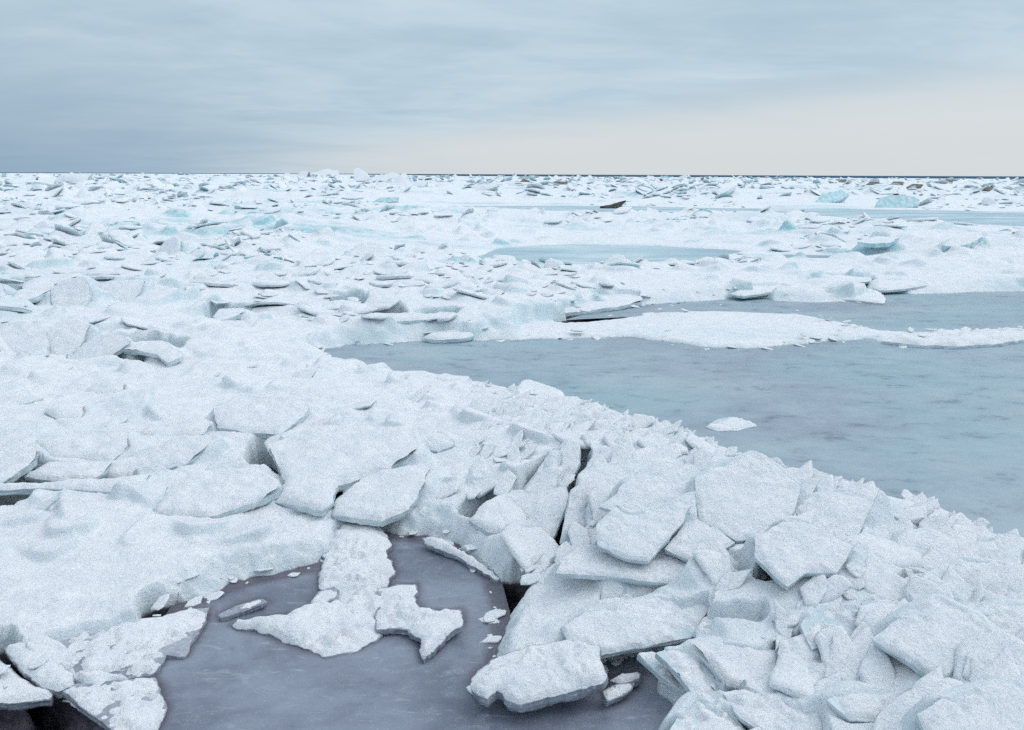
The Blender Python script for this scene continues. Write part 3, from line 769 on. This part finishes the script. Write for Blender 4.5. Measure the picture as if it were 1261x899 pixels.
pieces = []
rg = np.random.default_rng(77)
SLW = []
for q in SL:
    c, ex, ey, n, P = plane_polygon(q)
    W = c[None] + P[:, :1] * ex[None] + P[:, 1:] * ey[None]
    if np.hypot(c[0], c[1]) < 25:
        SLW.append(list(zip(*warp(W[:, 0], W[:, 1]))))


def add_piece(aa, rr, size, sl_, lift, kind='ice', bare=False, level=None, flat=1.0):
    xx, yy = math.sin(aa) * rr, math.cos(aa) * rr
    i0 = min(len(LR) - 1, int(np.searchsorted(LR, math.log(rr)))); j0 = min(AZ_N - 1, int(np.searchsorted(AZ, aa)))
    hz = H0[i0, j0] if level is None else level
    pieces.append(dict(x=xx, y=yy, z=hz + lift, s=size, sl=sl_, rz=rg.uniform(0, 6.283), lib=int(rg.integers(18)), kind=kind, bare=bare, r=rr, az=aa, big=size / rr, skirt=level is None, single=level is None))


def land_at(aa, rr):
    i0 = min(len(LR) - 1, int(np.searchsorted(LR, math.log(rr)))); j0 = min(AZ_N - 1, int(np.searchsorted(AZ, aa)))
    return H0[i0, j0], dl[i0, j0], kbar[i0, j0]


kbar = poly_dist(az, lr, wpoly(BAR)) > -.01


slab_mask = np.zeros(az.shape, bool)
for P in SLW:
    q = np.array(P)
    ki = np.searchsorted(LR, [q[:, 1].min() - .02, q[:, 1].max() + .02]); kj = np.searchsorted(AZ, [q[:, 0].min() - .02, q[:, 0].max() + .02])
    sl = (slice(ki[0], ki[1]), slice(kj[0], kj[1]))
    if az[sl].size:
        slab_mask[sl] |= poly_dist(az[sl], lr[sl], P) > -.014


def on_slab(aa, rr, pad):
    return slab_mask[min(len(LR) - 1, int(np.searchsorted(LR, math.log(rr)))), min(AZ_N - 1, int(np.searchsorted(AZ, aa)))]


# plates jammed together along the ridge and in the snow on the left
k = 0
while k < 700:
    rr, aa = math.exp(rg.uniform(math.log(2.45), math.log(8.0))), rg.uniform(-.66, .80)
    hz, dd, bar_ = land_at(aa, rr)
    if hz < .11 or dd < .02 or (aa < -.05 and rg.random() > .07) or (aa < 0 and rr < 3.9) or (aa < .24 and rr < 3.2):
        continue
    size = .05 + .13 * rg.random() ** 1.7
    if dd < .06:
        size = min(size, .07)
    if on_slab(aa, rr, size / rr * .8):
        continue
    free = rg.random() < .65
    if free:        # thin plates leaning the same way, one on the other
        lean = (rg.normal(.30, .14), rg.normal(.34, .16))
        add_piece(aa, rr, size, lean, size * rg.uniform(.05, .22))
        pieces[-1].update(skirt=False, lib=18 + int(rg.integers(12)), rz=rg.normal(.9, .45))
    else:
        add_piece(aa, rr, size, (rg.normal(.12, .22), rg.normal(.25, .2)), size * rg.uniform(.0, .14))
    k += 1
# crumbs and chips along the water's edge
k = 0
while k < 420:
    rr, aa = math.exp(rg.uniform(math.log(2.5), math.log(14))), rg.uniform(-.66, .66)
    hz, dd, bar_ = land_at(aa, rr)
    if not -.006 < dd < .03:
        continue
    size = (.012 + .05 * rg.random() ** 2.5) * (1 if rr < 6 else 1.6)
    add_piece(aa, rr, size, rg.normal(0, .15, 2), size * rg.uniform(-.02, .12), level=max(hz, 0.0) if dd > 0 else 0.0)
    k += 1
# broken pack out to the horizon, gathered in bands
tries = 0
nfar = len(pieces) + 6600
while len(pieces) < nfar and tries < 90000:
    tries += 1
    rr = (8.5 ** .42 + rg.random() * (330.0 ** .42 - 8.5 ** .42)) ** (1 / .42)
    aa = rg.uniform(-.78, .78)
    xx, yy = math.sin(aa) * rr, math.cos(aa) * rr
    dens = float(fbm(np.array([xx / (1.5 + rr * .14)]), np.array([yy / (.5 + rr * .06)]), 61, 3)[0])
    if dens < rg.uniform(-.16, .34):
        continue
    hz, dd, bar_ = land_at(aa, rr)
    if dd < .005 or hz < .02 or (rr < 16 and rg.random() < .35):
        continue
    size = (.07 + .30 * rg.random() ** 2.4) * (.75 + min(1.3, rr / 42))
    if bar_:
        size = min(size, .16)
    sl_ = rg.normal(0, .16, 2) + np.array([0, .05])
    if rg.random() < (.05 if rr < 14 else .30):
        sl_ = rg.normal(0, .6, 2)
    if bar_:
        sl_ = sl_ * .3
    kind = 'blue' if rr > 14 and rg.random() < .42 else 'ice'
    bare = kind == 'blue' and rg.random() < .14
    if rr > 70 and rg.random() < .012:
        kind, bare = 'dirt', rg.random() < .6
    add_piece(aa, rr, size, sl_, (.0 if bar_ else .02) + size * rg.uniform(.02, .14), kind, bare)

nfar = len(pieces) + 1500
tries = 0
while len(pieces) < nfar and tries < 20000:
    tries += 1
    rr = math.exp(rg.uniform(math.log(60), math.log(420))); aa = rg.uniform(-.62, .62)
    hz, dd, bar_ = land_at(aa, rr)
    dens = float(fbm(np.array([math.sin(aa) * rr / (rr * .10)]), np.array([math.log(rr) * 14]), 67, 3)[0])
    if dd < .005 or hz < .02 or dens < rg.uniform(-.4, .3):
        continue
    size = rg.uniform(.35, 1.0) * (.7 + rr / 260)
    kind = 'blue' if rg.random() < .5 else ('dirt' if rg.random() < .025 else 'ice')
    add_piece(aa, rr, size, rg.normal(0, .45, 2), size * rg.uniform(.0, .25), kind, kind == 'dirt' or rg.random() < .15)
# snow heaped under and behind each piece
for p in pieces:
    if not p['skirt']:
        continue
    cl_ = math.log(p['r']); k = 2.0 * p['s'] / p['r']
    ki = np.searchsorted(LR, [cl_ - k, cl_ + k]); kj = np.searchsorted(AZ, [p['az'] - k, p['az'] + k])
    if ki[1] - ki[0] < 2 or kj[1] - kj[0] < 2:
        continue
    sl = (slice(ki[0], ki[1]), slice(kj[0], kj[1]))
    dx, dy = x[sl] - p['x'], y[sl] - p['y']
    u = dx * math.cos(p['rz']) + dy * math.sin(p['rz']); v = -dx * math.sin(p['rz']) + dy * math.cos(p['rz'])
    rad = np.hypot(u, v / .78) / p['s']
    gx, gy = p['sl']; gn = math.hypot(gx, gy) + 1e-6
    upw = (dx * gx + dy * gy) / (gn * np.hypot(dx, dy) + 1e-6)
    front = -dy / (np.hypot(dx, dy) + 1e-6)
    gxx, gyy = np.clip([gx, gy], -.5, .5)
    out = np.clip(rad - .85, 0, None) * p['s']
    tgt = p['z'] + gxx * dx + gyy * dy - .10 * p['s'] * sstep(-.2, .5, front) - .05 * p['s'] - (.55 + gn) * out + .06 * p['s'] * sstep(.0, .6, upw) * (front < .2)
    wt = sstep(1.9, 1.1, rad) * onland[sl] * (.75 if p['r'] < 8.5 else 1)
    Hs = H[sl]
    H[sl] = np.where(tgt > Hs, Hs + (tgt - Hs) * wt, Hs)



def blur(A, n):
    for _ in range(n):
        B = A.copy()
        B[1:-1] = (A[:-2] + 2 * A[1:-1] + A[2:]) / 4
        A = B.copy()
        A[:, 1:-1] = (B[:, :-2] + 2 * B[:, 1:-1] + B[:, 2:]) / 4
    return A


kb = sstep(-.012, .004, poly_dist(az, lr, wpoly(BAR)))
H = np.where(H > .02, H * (1 - kb) + np.minimum(H, .035 + .25 * H * 0 + .02 * fbm(x / .5, y / .3, 91, 4)) * kb, H)
H = blur(H, 1)
H = cut_pits(az, lr, H, jit)
rid = np.abs(fbm(x / .22, y / .16, 83, 4, .55))
rough = sstep(-.25, .35, fbm(x / .9, y / .7, 84, 3))
H += nearf * onland * ((.008 + .020 * rough) * (.35 - rid) + .007 * (.4 + .9 * rough) * fbm(x / .06, y / .06, 77, 4, .6) + .0025 * (RNG.random(H.shape) - .5))


# ------------------------------------------------------------------ slabs as meshes
def resample(poly, step, rag, seed):
    """dense outline with the small irregularities of a fracture"""
    rg = np.random.default_rng(seed)
    out = []
    size = math.sqrt(abs(np.sum(poly[:, 0] * np.roll(poly[:, 1], -1) - np.roll(poly[:, 0], -1) * poly[:, 1]) / 2))
    for i in range(len(poly)):
        a, b = poly[i], poly[(i + 1) % len(poly)]
        L = np.linalg.norm(b - a)
        n = max(1, int(round(L / step)))
        for k in range(n):
            out.append(a + (b - a) * k / n)
    P = np.array(out)
    T = np.roll(P, -1, 0) - np.roll(P, 1, 0)
    N = np.stack([T[:, 1], -T[:, 0]], 1); N /= np.linalg.norm(N, axis=1)[:, None] + 1e-9
    # soften corners slightly
    P = (np.roll(P, 1, 0) + 8 * P + np.roll(P, -1, 0)) / 10
    k = fbm(P[:, 0] / (size * .16) + seed, P[:, 1] / (size * .16), seed, 4, .65)
    P = P + N * (k * size * 0.030 * rag)[:, None]
    return P, size


def build_slab(s, seed):
    c, ex, ey, n, poly = plane_polygon(s)
    area2 = np.sum(poly[:, 0] * np.roll(poly[:, 1], -1) - np.roll(poly[:, 0], -1) * poly[:, 1])
    if area2 < 0:
        poly = poly[::-1]
    dist = np.linalg.norm(c - np.array([0, 0, CAM_H]))
    step = max(0.0035 * dist, math.sqrt(abs(area2) / 2) / 60)
    P, size = resample(poly, step, s['rag'] * (.4 if s['group'] == G2 else 1.0), seed)
    N = len(P)
    bm = np.stack([ex, ey, n], 1)           # columns

    def toworld(a):
        return a @ bm.T
    # ---- ice body: top ring, three ragged side rings, bottom
    th = s['th'] * (.75 if s['group'] == G2 else 1.0)
    T = np.roll(P, -1, 0) - np.roll(P, 1, 0)
    O = np.stack([T[:, 1], -T[:, 0]], 1); O /= np.linalg.norm(O, axis=1)[:, None] + 1e-9
    rings = []
    for k, (dep, ins) in enumerate(((0, .006), (.12, 0), (.45, .02), (.75, .05), (1.0, .12))):
        jn = fbm(P[:, 0] / .07 + k * 1.7, P[:, 1] / .07, seed + 3 + k, 3) * th * .16 * (1 if k else 0.3)
        Q = P - O * (ins * th * 1.6 + jn)[:, None]
        rings.append(np.column_stack([Q, np.full(N, -dep * th)]))
    V = toworld(np.concatenate(rings))
    F = []
    idx = np.arange(N); nx = (idx + 1) % N
    for k in range(4):
        A, B = k * N, (k + 1) * N
        F += np.stack([A + nx, A + idx, B + idx, B + nx], 1).tolist()
    F.append(list(range(N)))
    F.append(list(range(5 * N - 1, 4 * N - 1, -1)))
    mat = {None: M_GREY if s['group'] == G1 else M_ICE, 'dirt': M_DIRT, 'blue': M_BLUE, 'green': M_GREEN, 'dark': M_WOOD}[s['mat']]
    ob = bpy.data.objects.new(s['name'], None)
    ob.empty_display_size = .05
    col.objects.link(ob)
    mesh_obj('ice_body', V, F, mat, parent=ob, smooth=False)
    ob.location = c
    tag(ob, s['label'], s['cat'], s['group'], 'thing')
    if (s['mat'] in ('dirt', 'dark') and s['group'] not in (G5, G6)) or (s['mat'] == 'blue' and s['th'] >= .5):
        return ob, c, ex, ey, n, P          # bare block
    # ---- snow cap
    soft = s['group'] in (G1, G3)
    t = s['snow'] * (1.0 if soft or s['group'] in (G5, G6) else .6)
    lo, hi = P.min(0), P.max(0)
    gx, gy = np.meshgrid(np.arange(lo[0], hi[0], step), np.arange(lo[1], hi[1], step * .87))
    gx = gx + (np.arange(gx.shape[0]) % 2)[:, None] * step * .5
    gx = gx.ravel() + RNG.uniform(-.18, .18, gx.size) * step; gy = gy.ravel() + RNG.uniform(-.18, .18, gy.size) * step
    d = poly_dist(gx, gy, P[::2] if N > 160 else P)
    m = d > step * .55
    gx, gy, d = gx[m], gy[m], d[m]
    Pi = P + O * (-.001 + .004 * fbm(P[:, 0] / .05, P[:, 1] / .05, seed + 9, 3))[:, None]
    pts = np.concatenate([Pi, np.column_stack([gx, gy])])
    dd = np.concatenate([np.zeros(N), d])
    res = delaunay_2d_cdt([Vector(p) for p in pts.tolist()], [(i, (i + 1) % N) for i in range(N)], [], 1, 1e-7)
    vv = np.array([(p.x, p.y) for p in res[0]])
    src = np.array([o[0] if o else 0 for o in res[3]])
    dd = dd[src]
    w_ = (1.6 * t + .015) if soft else (.9 * t + .006)
    q = np.clip(dd / w_, 0, 1)
    g = np.array([s['sx'], s['sy'] + .05]); gn = np.linalg.norm(g)
    wv = toworld(np.column_stack([vv, np.zeros(len(vv))]))
    dirc = (wv[:, 0] * g[0] + wv[:, 1] * g[1]) / (gn * np.hypot(wv[:, 0], wv[:, 1]) + 1e-6)
    ups = sstep(-.05, .45, dirc) * (0 if s['group'] == G1 else 1)
    q = np.maximum(q, ups)
    prof = np.sqrt(np.clip(1 - (1 - q) ** 2, 0, 1))
    X_, Y_ = vv[:, 0] + seed * 3.1, vv[:, 1] + seed * 1.7
    lum = fbm(X_ / .16, Y_ / .16, seed, 4, .55) * (1.0 if soft else .5)
    fin = fbm(X_ / .03, Y_ / .03, seed + 5, 3, .7)
    if s['group'] == G2:
        s = dict(s, patchy=s['patchy'] * 1.5 + .15)
    hole = sstep(.15, .75, fbm(X_ / .20, Y_ / .20, seed + 21, 3, .6) + .5 * fbm(X_ / .025, Y_ / .025, seed + 22, 2) + (1 - np.clip(dd / (.22 * size + .01), 0, 1)) * .55)
    h = t * prof * (1 + .45 * lum) + .004 * fin * prof - .002 * (1 - q) ** 3 + prof * ((.007 if soft else .0035) * fbm(X_ / .13, Y_ / .13, seed + 31, 3) + .004 * fbm(X_ / .045, Y_ / .045, seed + 32, 3))
    h = h - s['patchy'] * hole * (t * 1.15 + .004) * prof
    VV = toworld(np.column_stack([vv, h]))
    FF = [list(f) for f in res[2]]
    cap = mesh_obj('snow_cap', VV, FF, M_SNOW, parent=ob)
    return ob, c, ex, ey, n, P


def slab_window(c, ex, ey, P, pad):
    W = c[None] + P[::3, :1] * ex[None] + P[::3, 1:] * ey[None]
    wa, wl = warp(W[:, 0], W[:, 1])
    ki = np.searchsorted(LR, [wl.min() - pad, wl.max() + pad])
    kj = np.searchsorted(AZ, [wa.min() - pad, wa.max() + pad])
    return W, (slice(ki[0], ki[1]), slice(kj[0], kj[1]))


BUILT = []
FIELD = (LR, AZ, H)
for i, s in enumerate(SL):
    ob, c, ex, ey, n, P = build_slab(s, 100 + i)
    W, sl = slab_window(c, ex, ey, P, .035)
    xx, yy = x[sl], y[sl]
    if xx.size == 0 or np.hypot(c[0], c[1]) > 30:
        continue
    d = poly_dist(xx, yy, W[:, :2].tolist())
    pz = c[2] - (n[0] * (xx - c[0]) + n[1] * (yy - c[1])) / n[2]
    g = np.array([s['sx'], s['sy'] + .05]); gn = np.linalg.norm(g)
    ddx, ddy = xx - c[0], yy - c[1]
    rad = np.hypot(ddx, ddy) + 1e-6
    ups = sstep(.0, .45, (ddx * g[0] + ddy * g[1]) / (rad * gn) + .25 * fbm(xx / .15, yy / .15, 200 + i, 2))
    BUILT.append((s, sl, d, pz, ups, rad))
    # snow drifted against the upper edges of the slab
    sc = max(1.0, np.hypot(c[0], c[1]) / 5)
    reach = .075 * sc
    out = np.clip(-d, 0, None)
    tgt = pz + s['snow'] * (.80 if s['group'] == G3 else .45) - (gn + .30) * out - .5 * np.clip(d - .004, 0, None)
    wt = ups * sstep(reach * 1.6, reach * .4, out) * sstep(.06 * sc, .015, d)
    if s['group'] in (G1, G5):
        wt = wt * .0
    Hs = H[sl]
    H[sl] = np.where(tgt > Hs, Hs + (tgt - Hs) * wt, Hs)
for s, sl, d, pz, ups, rad in BUILT:
    # keep the field's snow below the slab, but leave the part of the slab that dips into it buried
    Hs = H[sl]
    lim = pz - s['th'] * .7
    k0 = sstep(-.012, .012, d) * (1 - ups) + sstep(.03, .06, d) * ups
    k = k0 * sstep(.16, .08, Hs - pz)
    H[sl] = np.where(Hs > lim, Hs * (1 - k) + lim * k, Hs)

near_m = (r < 6.5)
Hn = cut_pits(az, lr, H.copy(), jit)
H = np.where(near_m, Hn, H)
nr, nc = H.shape
V = np.stack([x, y, H], -1).reshape(-1, 3)
a = np.arange(nr * nc).reshape(nr, nc)
F = np.stack([a[:-1, :-1], a[:-1, 1:], a[1:, 1:], a[1:, :-1]], -1).reshape(-1, 4)
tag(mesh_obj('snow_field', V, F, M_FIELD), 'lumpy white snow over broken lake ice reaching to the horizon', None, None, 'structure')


# ------------------------------------------------------------------ frozen ponds, pool and lake
def sheet(name, pts, z, mat, label, grow=0.02, step=None, margin_of=None):
    P = np.array(wpoly(pts, 0.0))
    # grow outwards so that the sheet runs in under the snow
    ctr = P
    T = np.roll(P, -1, 0) - np.roll(P, 1, 0)
    O = np.stack([T[:, 1], -T[:, 0]], 1); O /= np.linalg.norm(O, axis=1)[:, None] + 1e-9
    ar = np.sum(P[:, 0] * np.roll(P[:, 1], -1) - np.roll(P[:, 0], -1) * P[:, 1])
    P = P + O * (grow if ar > 0 else -grow)
    Q = []
    for i in range(len(P)):
        for k in range(6):
            Q.append(P[i] + (P[(i + 1) % len(P)] - P[i]) * k / 6)
    Q = np.array(Q); N = len(Q)
    lo, hi = Q.min(0), Q.max(0)
    step = step or 0.03
    gx, gy = np.meshgrid(np.arange(lo[0], hi[0], step), np.arange(lo[1], hi[1], step))
    gx, gy = gx.ravel(), gy.ravel()
    m = poly_dist(gx, gy, Q[::3].tolist()) > step * .6
    pts2 = np.concatenate([Q, np.column_stack([gx[m], gy[m]])])
    res = delaunay_2d_cdt([Vector(p) for p in pts2.tolist()], [(i, (i + 1) % N) for i in range(N)], [], 1, 1e-8)
    vv = np.array([(p.x, p.y) for p in res[0]])
    rr = np.exp(vv[:, 1])
    X_, Y_ = np.sin(vv[:, 0]) * rr, np.cos(vv[:, 0]) * rr
    ob = mesh_obj(name, np.column_stack([X_, Y_, np.full(len(X_), z)]), [list(f)[::-1] for f in res[2]], mat)
    nrm = ob.data.polygons[0].normal.z
    if nrm < 0:
        ob.data.flip_normals()
    tag(ob, label, None, None, 'structure')
    return ob, vv, X_, Y_


sheet('frozen_pond', POND, 0.0, M_POND, 'smooth blue-grey ice of the large frozen pond')
sheet('frozen_pond', POND2, 0.0, M_POND, 'second strip of blue-grey pond ice behind the snowy bar')
sheet('frozen_lead', LEAD, 0.0, M_LEAD, 'narrow pale blue frozen lead in the mid field', .03)
sheet('frozen_lead', LEAD2, 0.0, M_POND, 'small dark frozen lead right of the pale one', .03)
sheet('frozen_lead', LEAD3, 0.0, M_LEAD, 'long thin frozen lead before the far ridges', .03)
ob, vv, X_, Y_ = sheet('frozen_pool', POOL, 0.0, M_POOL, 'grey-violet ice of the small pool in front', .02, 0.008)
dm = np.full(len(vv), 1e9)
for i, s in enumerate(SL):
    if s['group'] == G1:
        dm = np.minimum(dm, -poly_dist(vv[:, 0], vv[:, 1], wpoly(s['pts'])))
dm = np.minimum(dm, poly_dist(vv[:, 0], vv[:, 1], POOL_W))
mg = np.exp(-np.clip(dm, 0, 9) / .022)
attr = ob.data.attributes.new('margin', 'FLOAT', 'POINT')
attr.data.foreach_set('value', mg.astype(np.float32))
S_ = 9000.0
tag(mesh_obj('lake_water', [(-S_, -50, -.2), (S_, -50, -.2), (S_, S_, -.2), (-S_, S_, -.2)], [[0, 1, 2, 3]], M_WATER),
    'dark open lake water showing as a thin line at the horizon', None, None, 'structure')

# ------------------------------------------------------------------ rubble: a library of broken plates, the largest as things, the rest as one mass
def unit_slab(seed, n, long_=False):
    rg = np.random.default_rng(seed)
    k = rg.integers(4, 8)
    ang = np.sort((np.arange(k) + rg.uniform(-.3, .3, k)) / k * 2 * math.pi)
    asp = rg.uniform(.34, .55) if long_ else rg.uniform(.5, .95)
    poly = np.column_stack([np.cos(ang), np.sin(ang) * asp]) * rg.uniform(.75, 1.1, k)[:, None]
    # resample to n points
    seg = np.linalg.norm(np.roll(poly, -1, 0) - poly, axis=1)
    cs = np.concatenate([[0], np.cumsum(seg)]); tt = np.arange(n) / n * cs[-1]
    ii = np.clip(np.searchsorted(cs, tt, 'right') - 1, 0, k - 1)
    P = poly[ii] + (np.roll(poly, -1, 0) - poly)[ii] * ((tt - cs[ii]) / seg[ii])[:, None]
    P = P * (1 + (.10 * fbm(P[:, 0] * 3 + seed, P[:, 1] * 3, seed + 1, 3) if n > 20 else .06 * rg.normal(size=n)))[:, None]
    th = rg.uniform(.06, .13) * (.75 if long_ else 1)
    idx = np.arange(n); nx = (idx + 1) % n
    rings = [np.column_stack([P * sc_ * (1 + (.012 if n > 20 else .03) * rg.normal(size=n))[:, None], np.full(n, z_)]) for sc_, z_ in ((1, 0), (1.0, -th * .5), (.93, -th))]
    V = np.concatenate(rings + [np.array([[0, 0, -th]])])
    F = []
    for a_ in (0, n):
        F += [[a_ + nx[q], a_ + q, a_ + n + q] for q in range(n)] + [[a_ + nx[q], a_ + n + q, a_ + n + nx[q]] for q in range(n)]
    F += [[3 * n, 2 * n + nx[q], 2 * n + q] for q in range(n)]
    body = (V, np.array(F))
    ts = rg.uniform(.035, .10)
    levels = ((1.01, -.012), (.97, ts * .6), (.88, ts * .95), (.70, ts * 1.0), (.48, ts * 1.0), (.25, ts)) if n > 20 else ((1.01, -.012), (.93, ts * .7), (.55, ts * 1.0))
    rings = []
    for sc_, z_ in levels:
        q = P * sc_
        rings.append(np.column_stack([q, z_ + ts * .55 * fbm(q[:, 0] * 2 + seed, q[:, 1] * 2, seed, 3) * (z_ > 0)]))
    V = np.concatenate(rings + [np.array([[0, 0, ts * 1.05]])])
    F = []
    for L_ in range(len(levels) - 1):
        a_ = L_ * n
        F += [[a_ + q, a_ + nx[q], a_ + n + nx[q]] for q in range(n)] + [[a_ + q, a_ + n + nx[q], a_ + n + q] for q in range(n)]
    a_ = (len(levels) - 1) * n
    F += [[a_ + q, a_ + nx[q], len(levels) * n] for q in range(n)]
    return body, (V, np.array(F))


LIB_HI = [unit_slab(500 + i, 38) for i in range(18)] + [unit_slab(700 + i, 38, True) for i in range(12)]
LIB_LO = [unit_slab(500 + i, 11) for i in range(18)] + [unit_slab(700 + i, 11, True) for i in range(12)]


def field_at(a_, l_):
    i0 = min(len(LR) - 1, int(np.searchsorted(LR, l_))); j0 = min(AZ_N - 1, int(np.searchsorted(AZ, a_)))
    return H[i0, j0], dl[i0, j0]


def piece_matrix(p):
    n = Vector((-p['sl'][0], -p['sl'][1], 1)).normalized()
    q = Vector((0, 0, 1)).rotation_difference(n)
    return Matrix.Translation((p['x'], p['y'], p['z'])) @ q.to_matrix().to_4x4() @ Matrix.Rotation(p['rz'], 4, 'Z') @ Matrix.Scale(p['s'], 4)


vis = sorted([p for p in pieces if abs(p['az']) < .53 and p['single']], key=lambda p: -p['big'])
singles = vis[:205]
sid = set(id(p) for p in singles)
mats = {'ice': M_ICE, 'blue': M_BLUE, 'dirt': M_DIRT}
lib_mesh = {}


def lib_data(i, what, mat):
    k = (i, what, mat.name)
    if k not in lib_mesh:
        V, F = LIB_HI[i][0 if what == 'ice_body' else 1]
        me = bpy.data.meshes.new(what)
        me.from_pydata(V.tolist(), [], F.tolist())
        me.materials.append(mat)
        me.polygons.foreach_set('use_smooth', np.full(len(F), what == 'snow_cap', bool))
        lib_mesh[k] = me
    return lib_mesh[k]


def zone(p):
    side = 'left' if p['az'] < -.2 else ('centre' if p['az'] < .2 else 'right')
    if p['r'] < 8.5 and p['az'] < .12:
        return 'in snow left of pond'
    if p['r'] < 8.5:
        return 'on ridge before pond'
    if p['r'] < 12:
        return {'left': 'near the left mound', 'centre': 'on far pond shore', 'right': 'on bar behind pond'}[side]
    if p['r'] < 18:
        return side + ' before pale lead'
    if p['r'] < 32:
        return side + ' beside pale lead'
    return 'in ' + side + ' far field'


named = {}
for p in singles:
    px_w = p['big'] * 1960
    sw = 'large' if px_w > 70 else ('mid-sized' if px_w > 48 else 'small')
    st = math.hypot(*p['sl'])
    tw = 'lying flat' if st < .12 else ('leaning' if st < .4 else 'steeply leaning')
    if st >= .12:
        tw += ' left' if p['sl'][0] > abs(p['sl'][1]) else (' right' if -p['sl'][0] > abs(p['sl'][1]) else (' forward' if p['sl'][1] > 0 else ' back'))
    kw = 'bare blue' if p['bare'] else ('snowy blue-edged' if p['kind'] == 'blue' else 'snowy')
    if p['r'] < 8.5:
        sw = ('nearest ' if p['r'] < 3.3 else ('nearer ' if p['r'] < 4.6 else 'farther ')) + sw
    named.setdefault('%s %s slab %s %s' % (sw, kw, tw, zone(p)), []).append(p)
ORD = ['leftmost', 'second from left', 'third from left', 'fourth from left', 'fifth from left', 'sixth from left', 'seventh from left', 'eighth from left', 'ninth from left', 'tenth from left', 'eleventh from left', 'twelfth from left', 'thirteenth from left', 'fourteenth from left', 'fifteenth from left', 'sixteenth from left', 'seventeenth from left', 'eighteenth from left']
for lab, ps in named.items():
    ps.sort(key=lambda p: p['az'])
    for k, p in enumerate(ps):
        o = bpy.data.objects.new('ice_slab', None)
        o.empty_display_size = .05
        o.matrix_world = piece_matrix(p)
        col.objects.link(o)
        words = lab if len(ps) == 1 else lab + ', ' + ('rightmost' if k == len(ps) - 1 and k > 0 else ORD[min(k, 17)])
        tag(o, words, 'ice slab', 'broken slabs strewn over the snow', 'thing')
        for what, mat in (('ice_body', mats[p['kind']]), ('snow_cap', M_SNOW)):
            if what == 'snow_cap' and p['bare']:
                continue
            ch = bpy.data.objects.new(what, lib_data(p['lib'], what, mat))
            col.objects.link(ch)
            ch.parent = o
# everything smaller or farther: one mass
for what, key in (('ice_rubble', 'body'), ('rubble_snow', 'cap')):
    VV, FF, MM, off = [], [], [], 0
    for p in pieces:
        if id(p) in sid or (key == 'cap' and p['bare']):
            continue
        V, F = (LIB_HI if p['r'] < 8.5 and p['s'] > .03 else LIB_LO)[p['lib']][0 if key == 'body' else 1]
        M = np.array(piece_matrix(p))
        VV.append(V @ M[:3, :3].T + M[:3, 3]); FF.append(F + off); off += len(V)
        MM.append(np.full(len(F), {'ice': 0, 'blue': 1, 'dirt': 2}[p['kind']]))
    ob = mesh_obj(what, np.concatenate(VV), np.concatenate(FF), [M_ICE, M_BLUE, M_DIRT] if key == 'body' else [M_SNOW], smooth=key == 'cap', face_mat=np.concatenate(MM) if key == 'body' else None)
    tag(ob, 'countless small broken ice pieces out to the horizon' if key == 'body' else 'snow lying on the countless small ice pieces', 'ice rubble' if key == 'body' else 'snow', None, 'stuff')
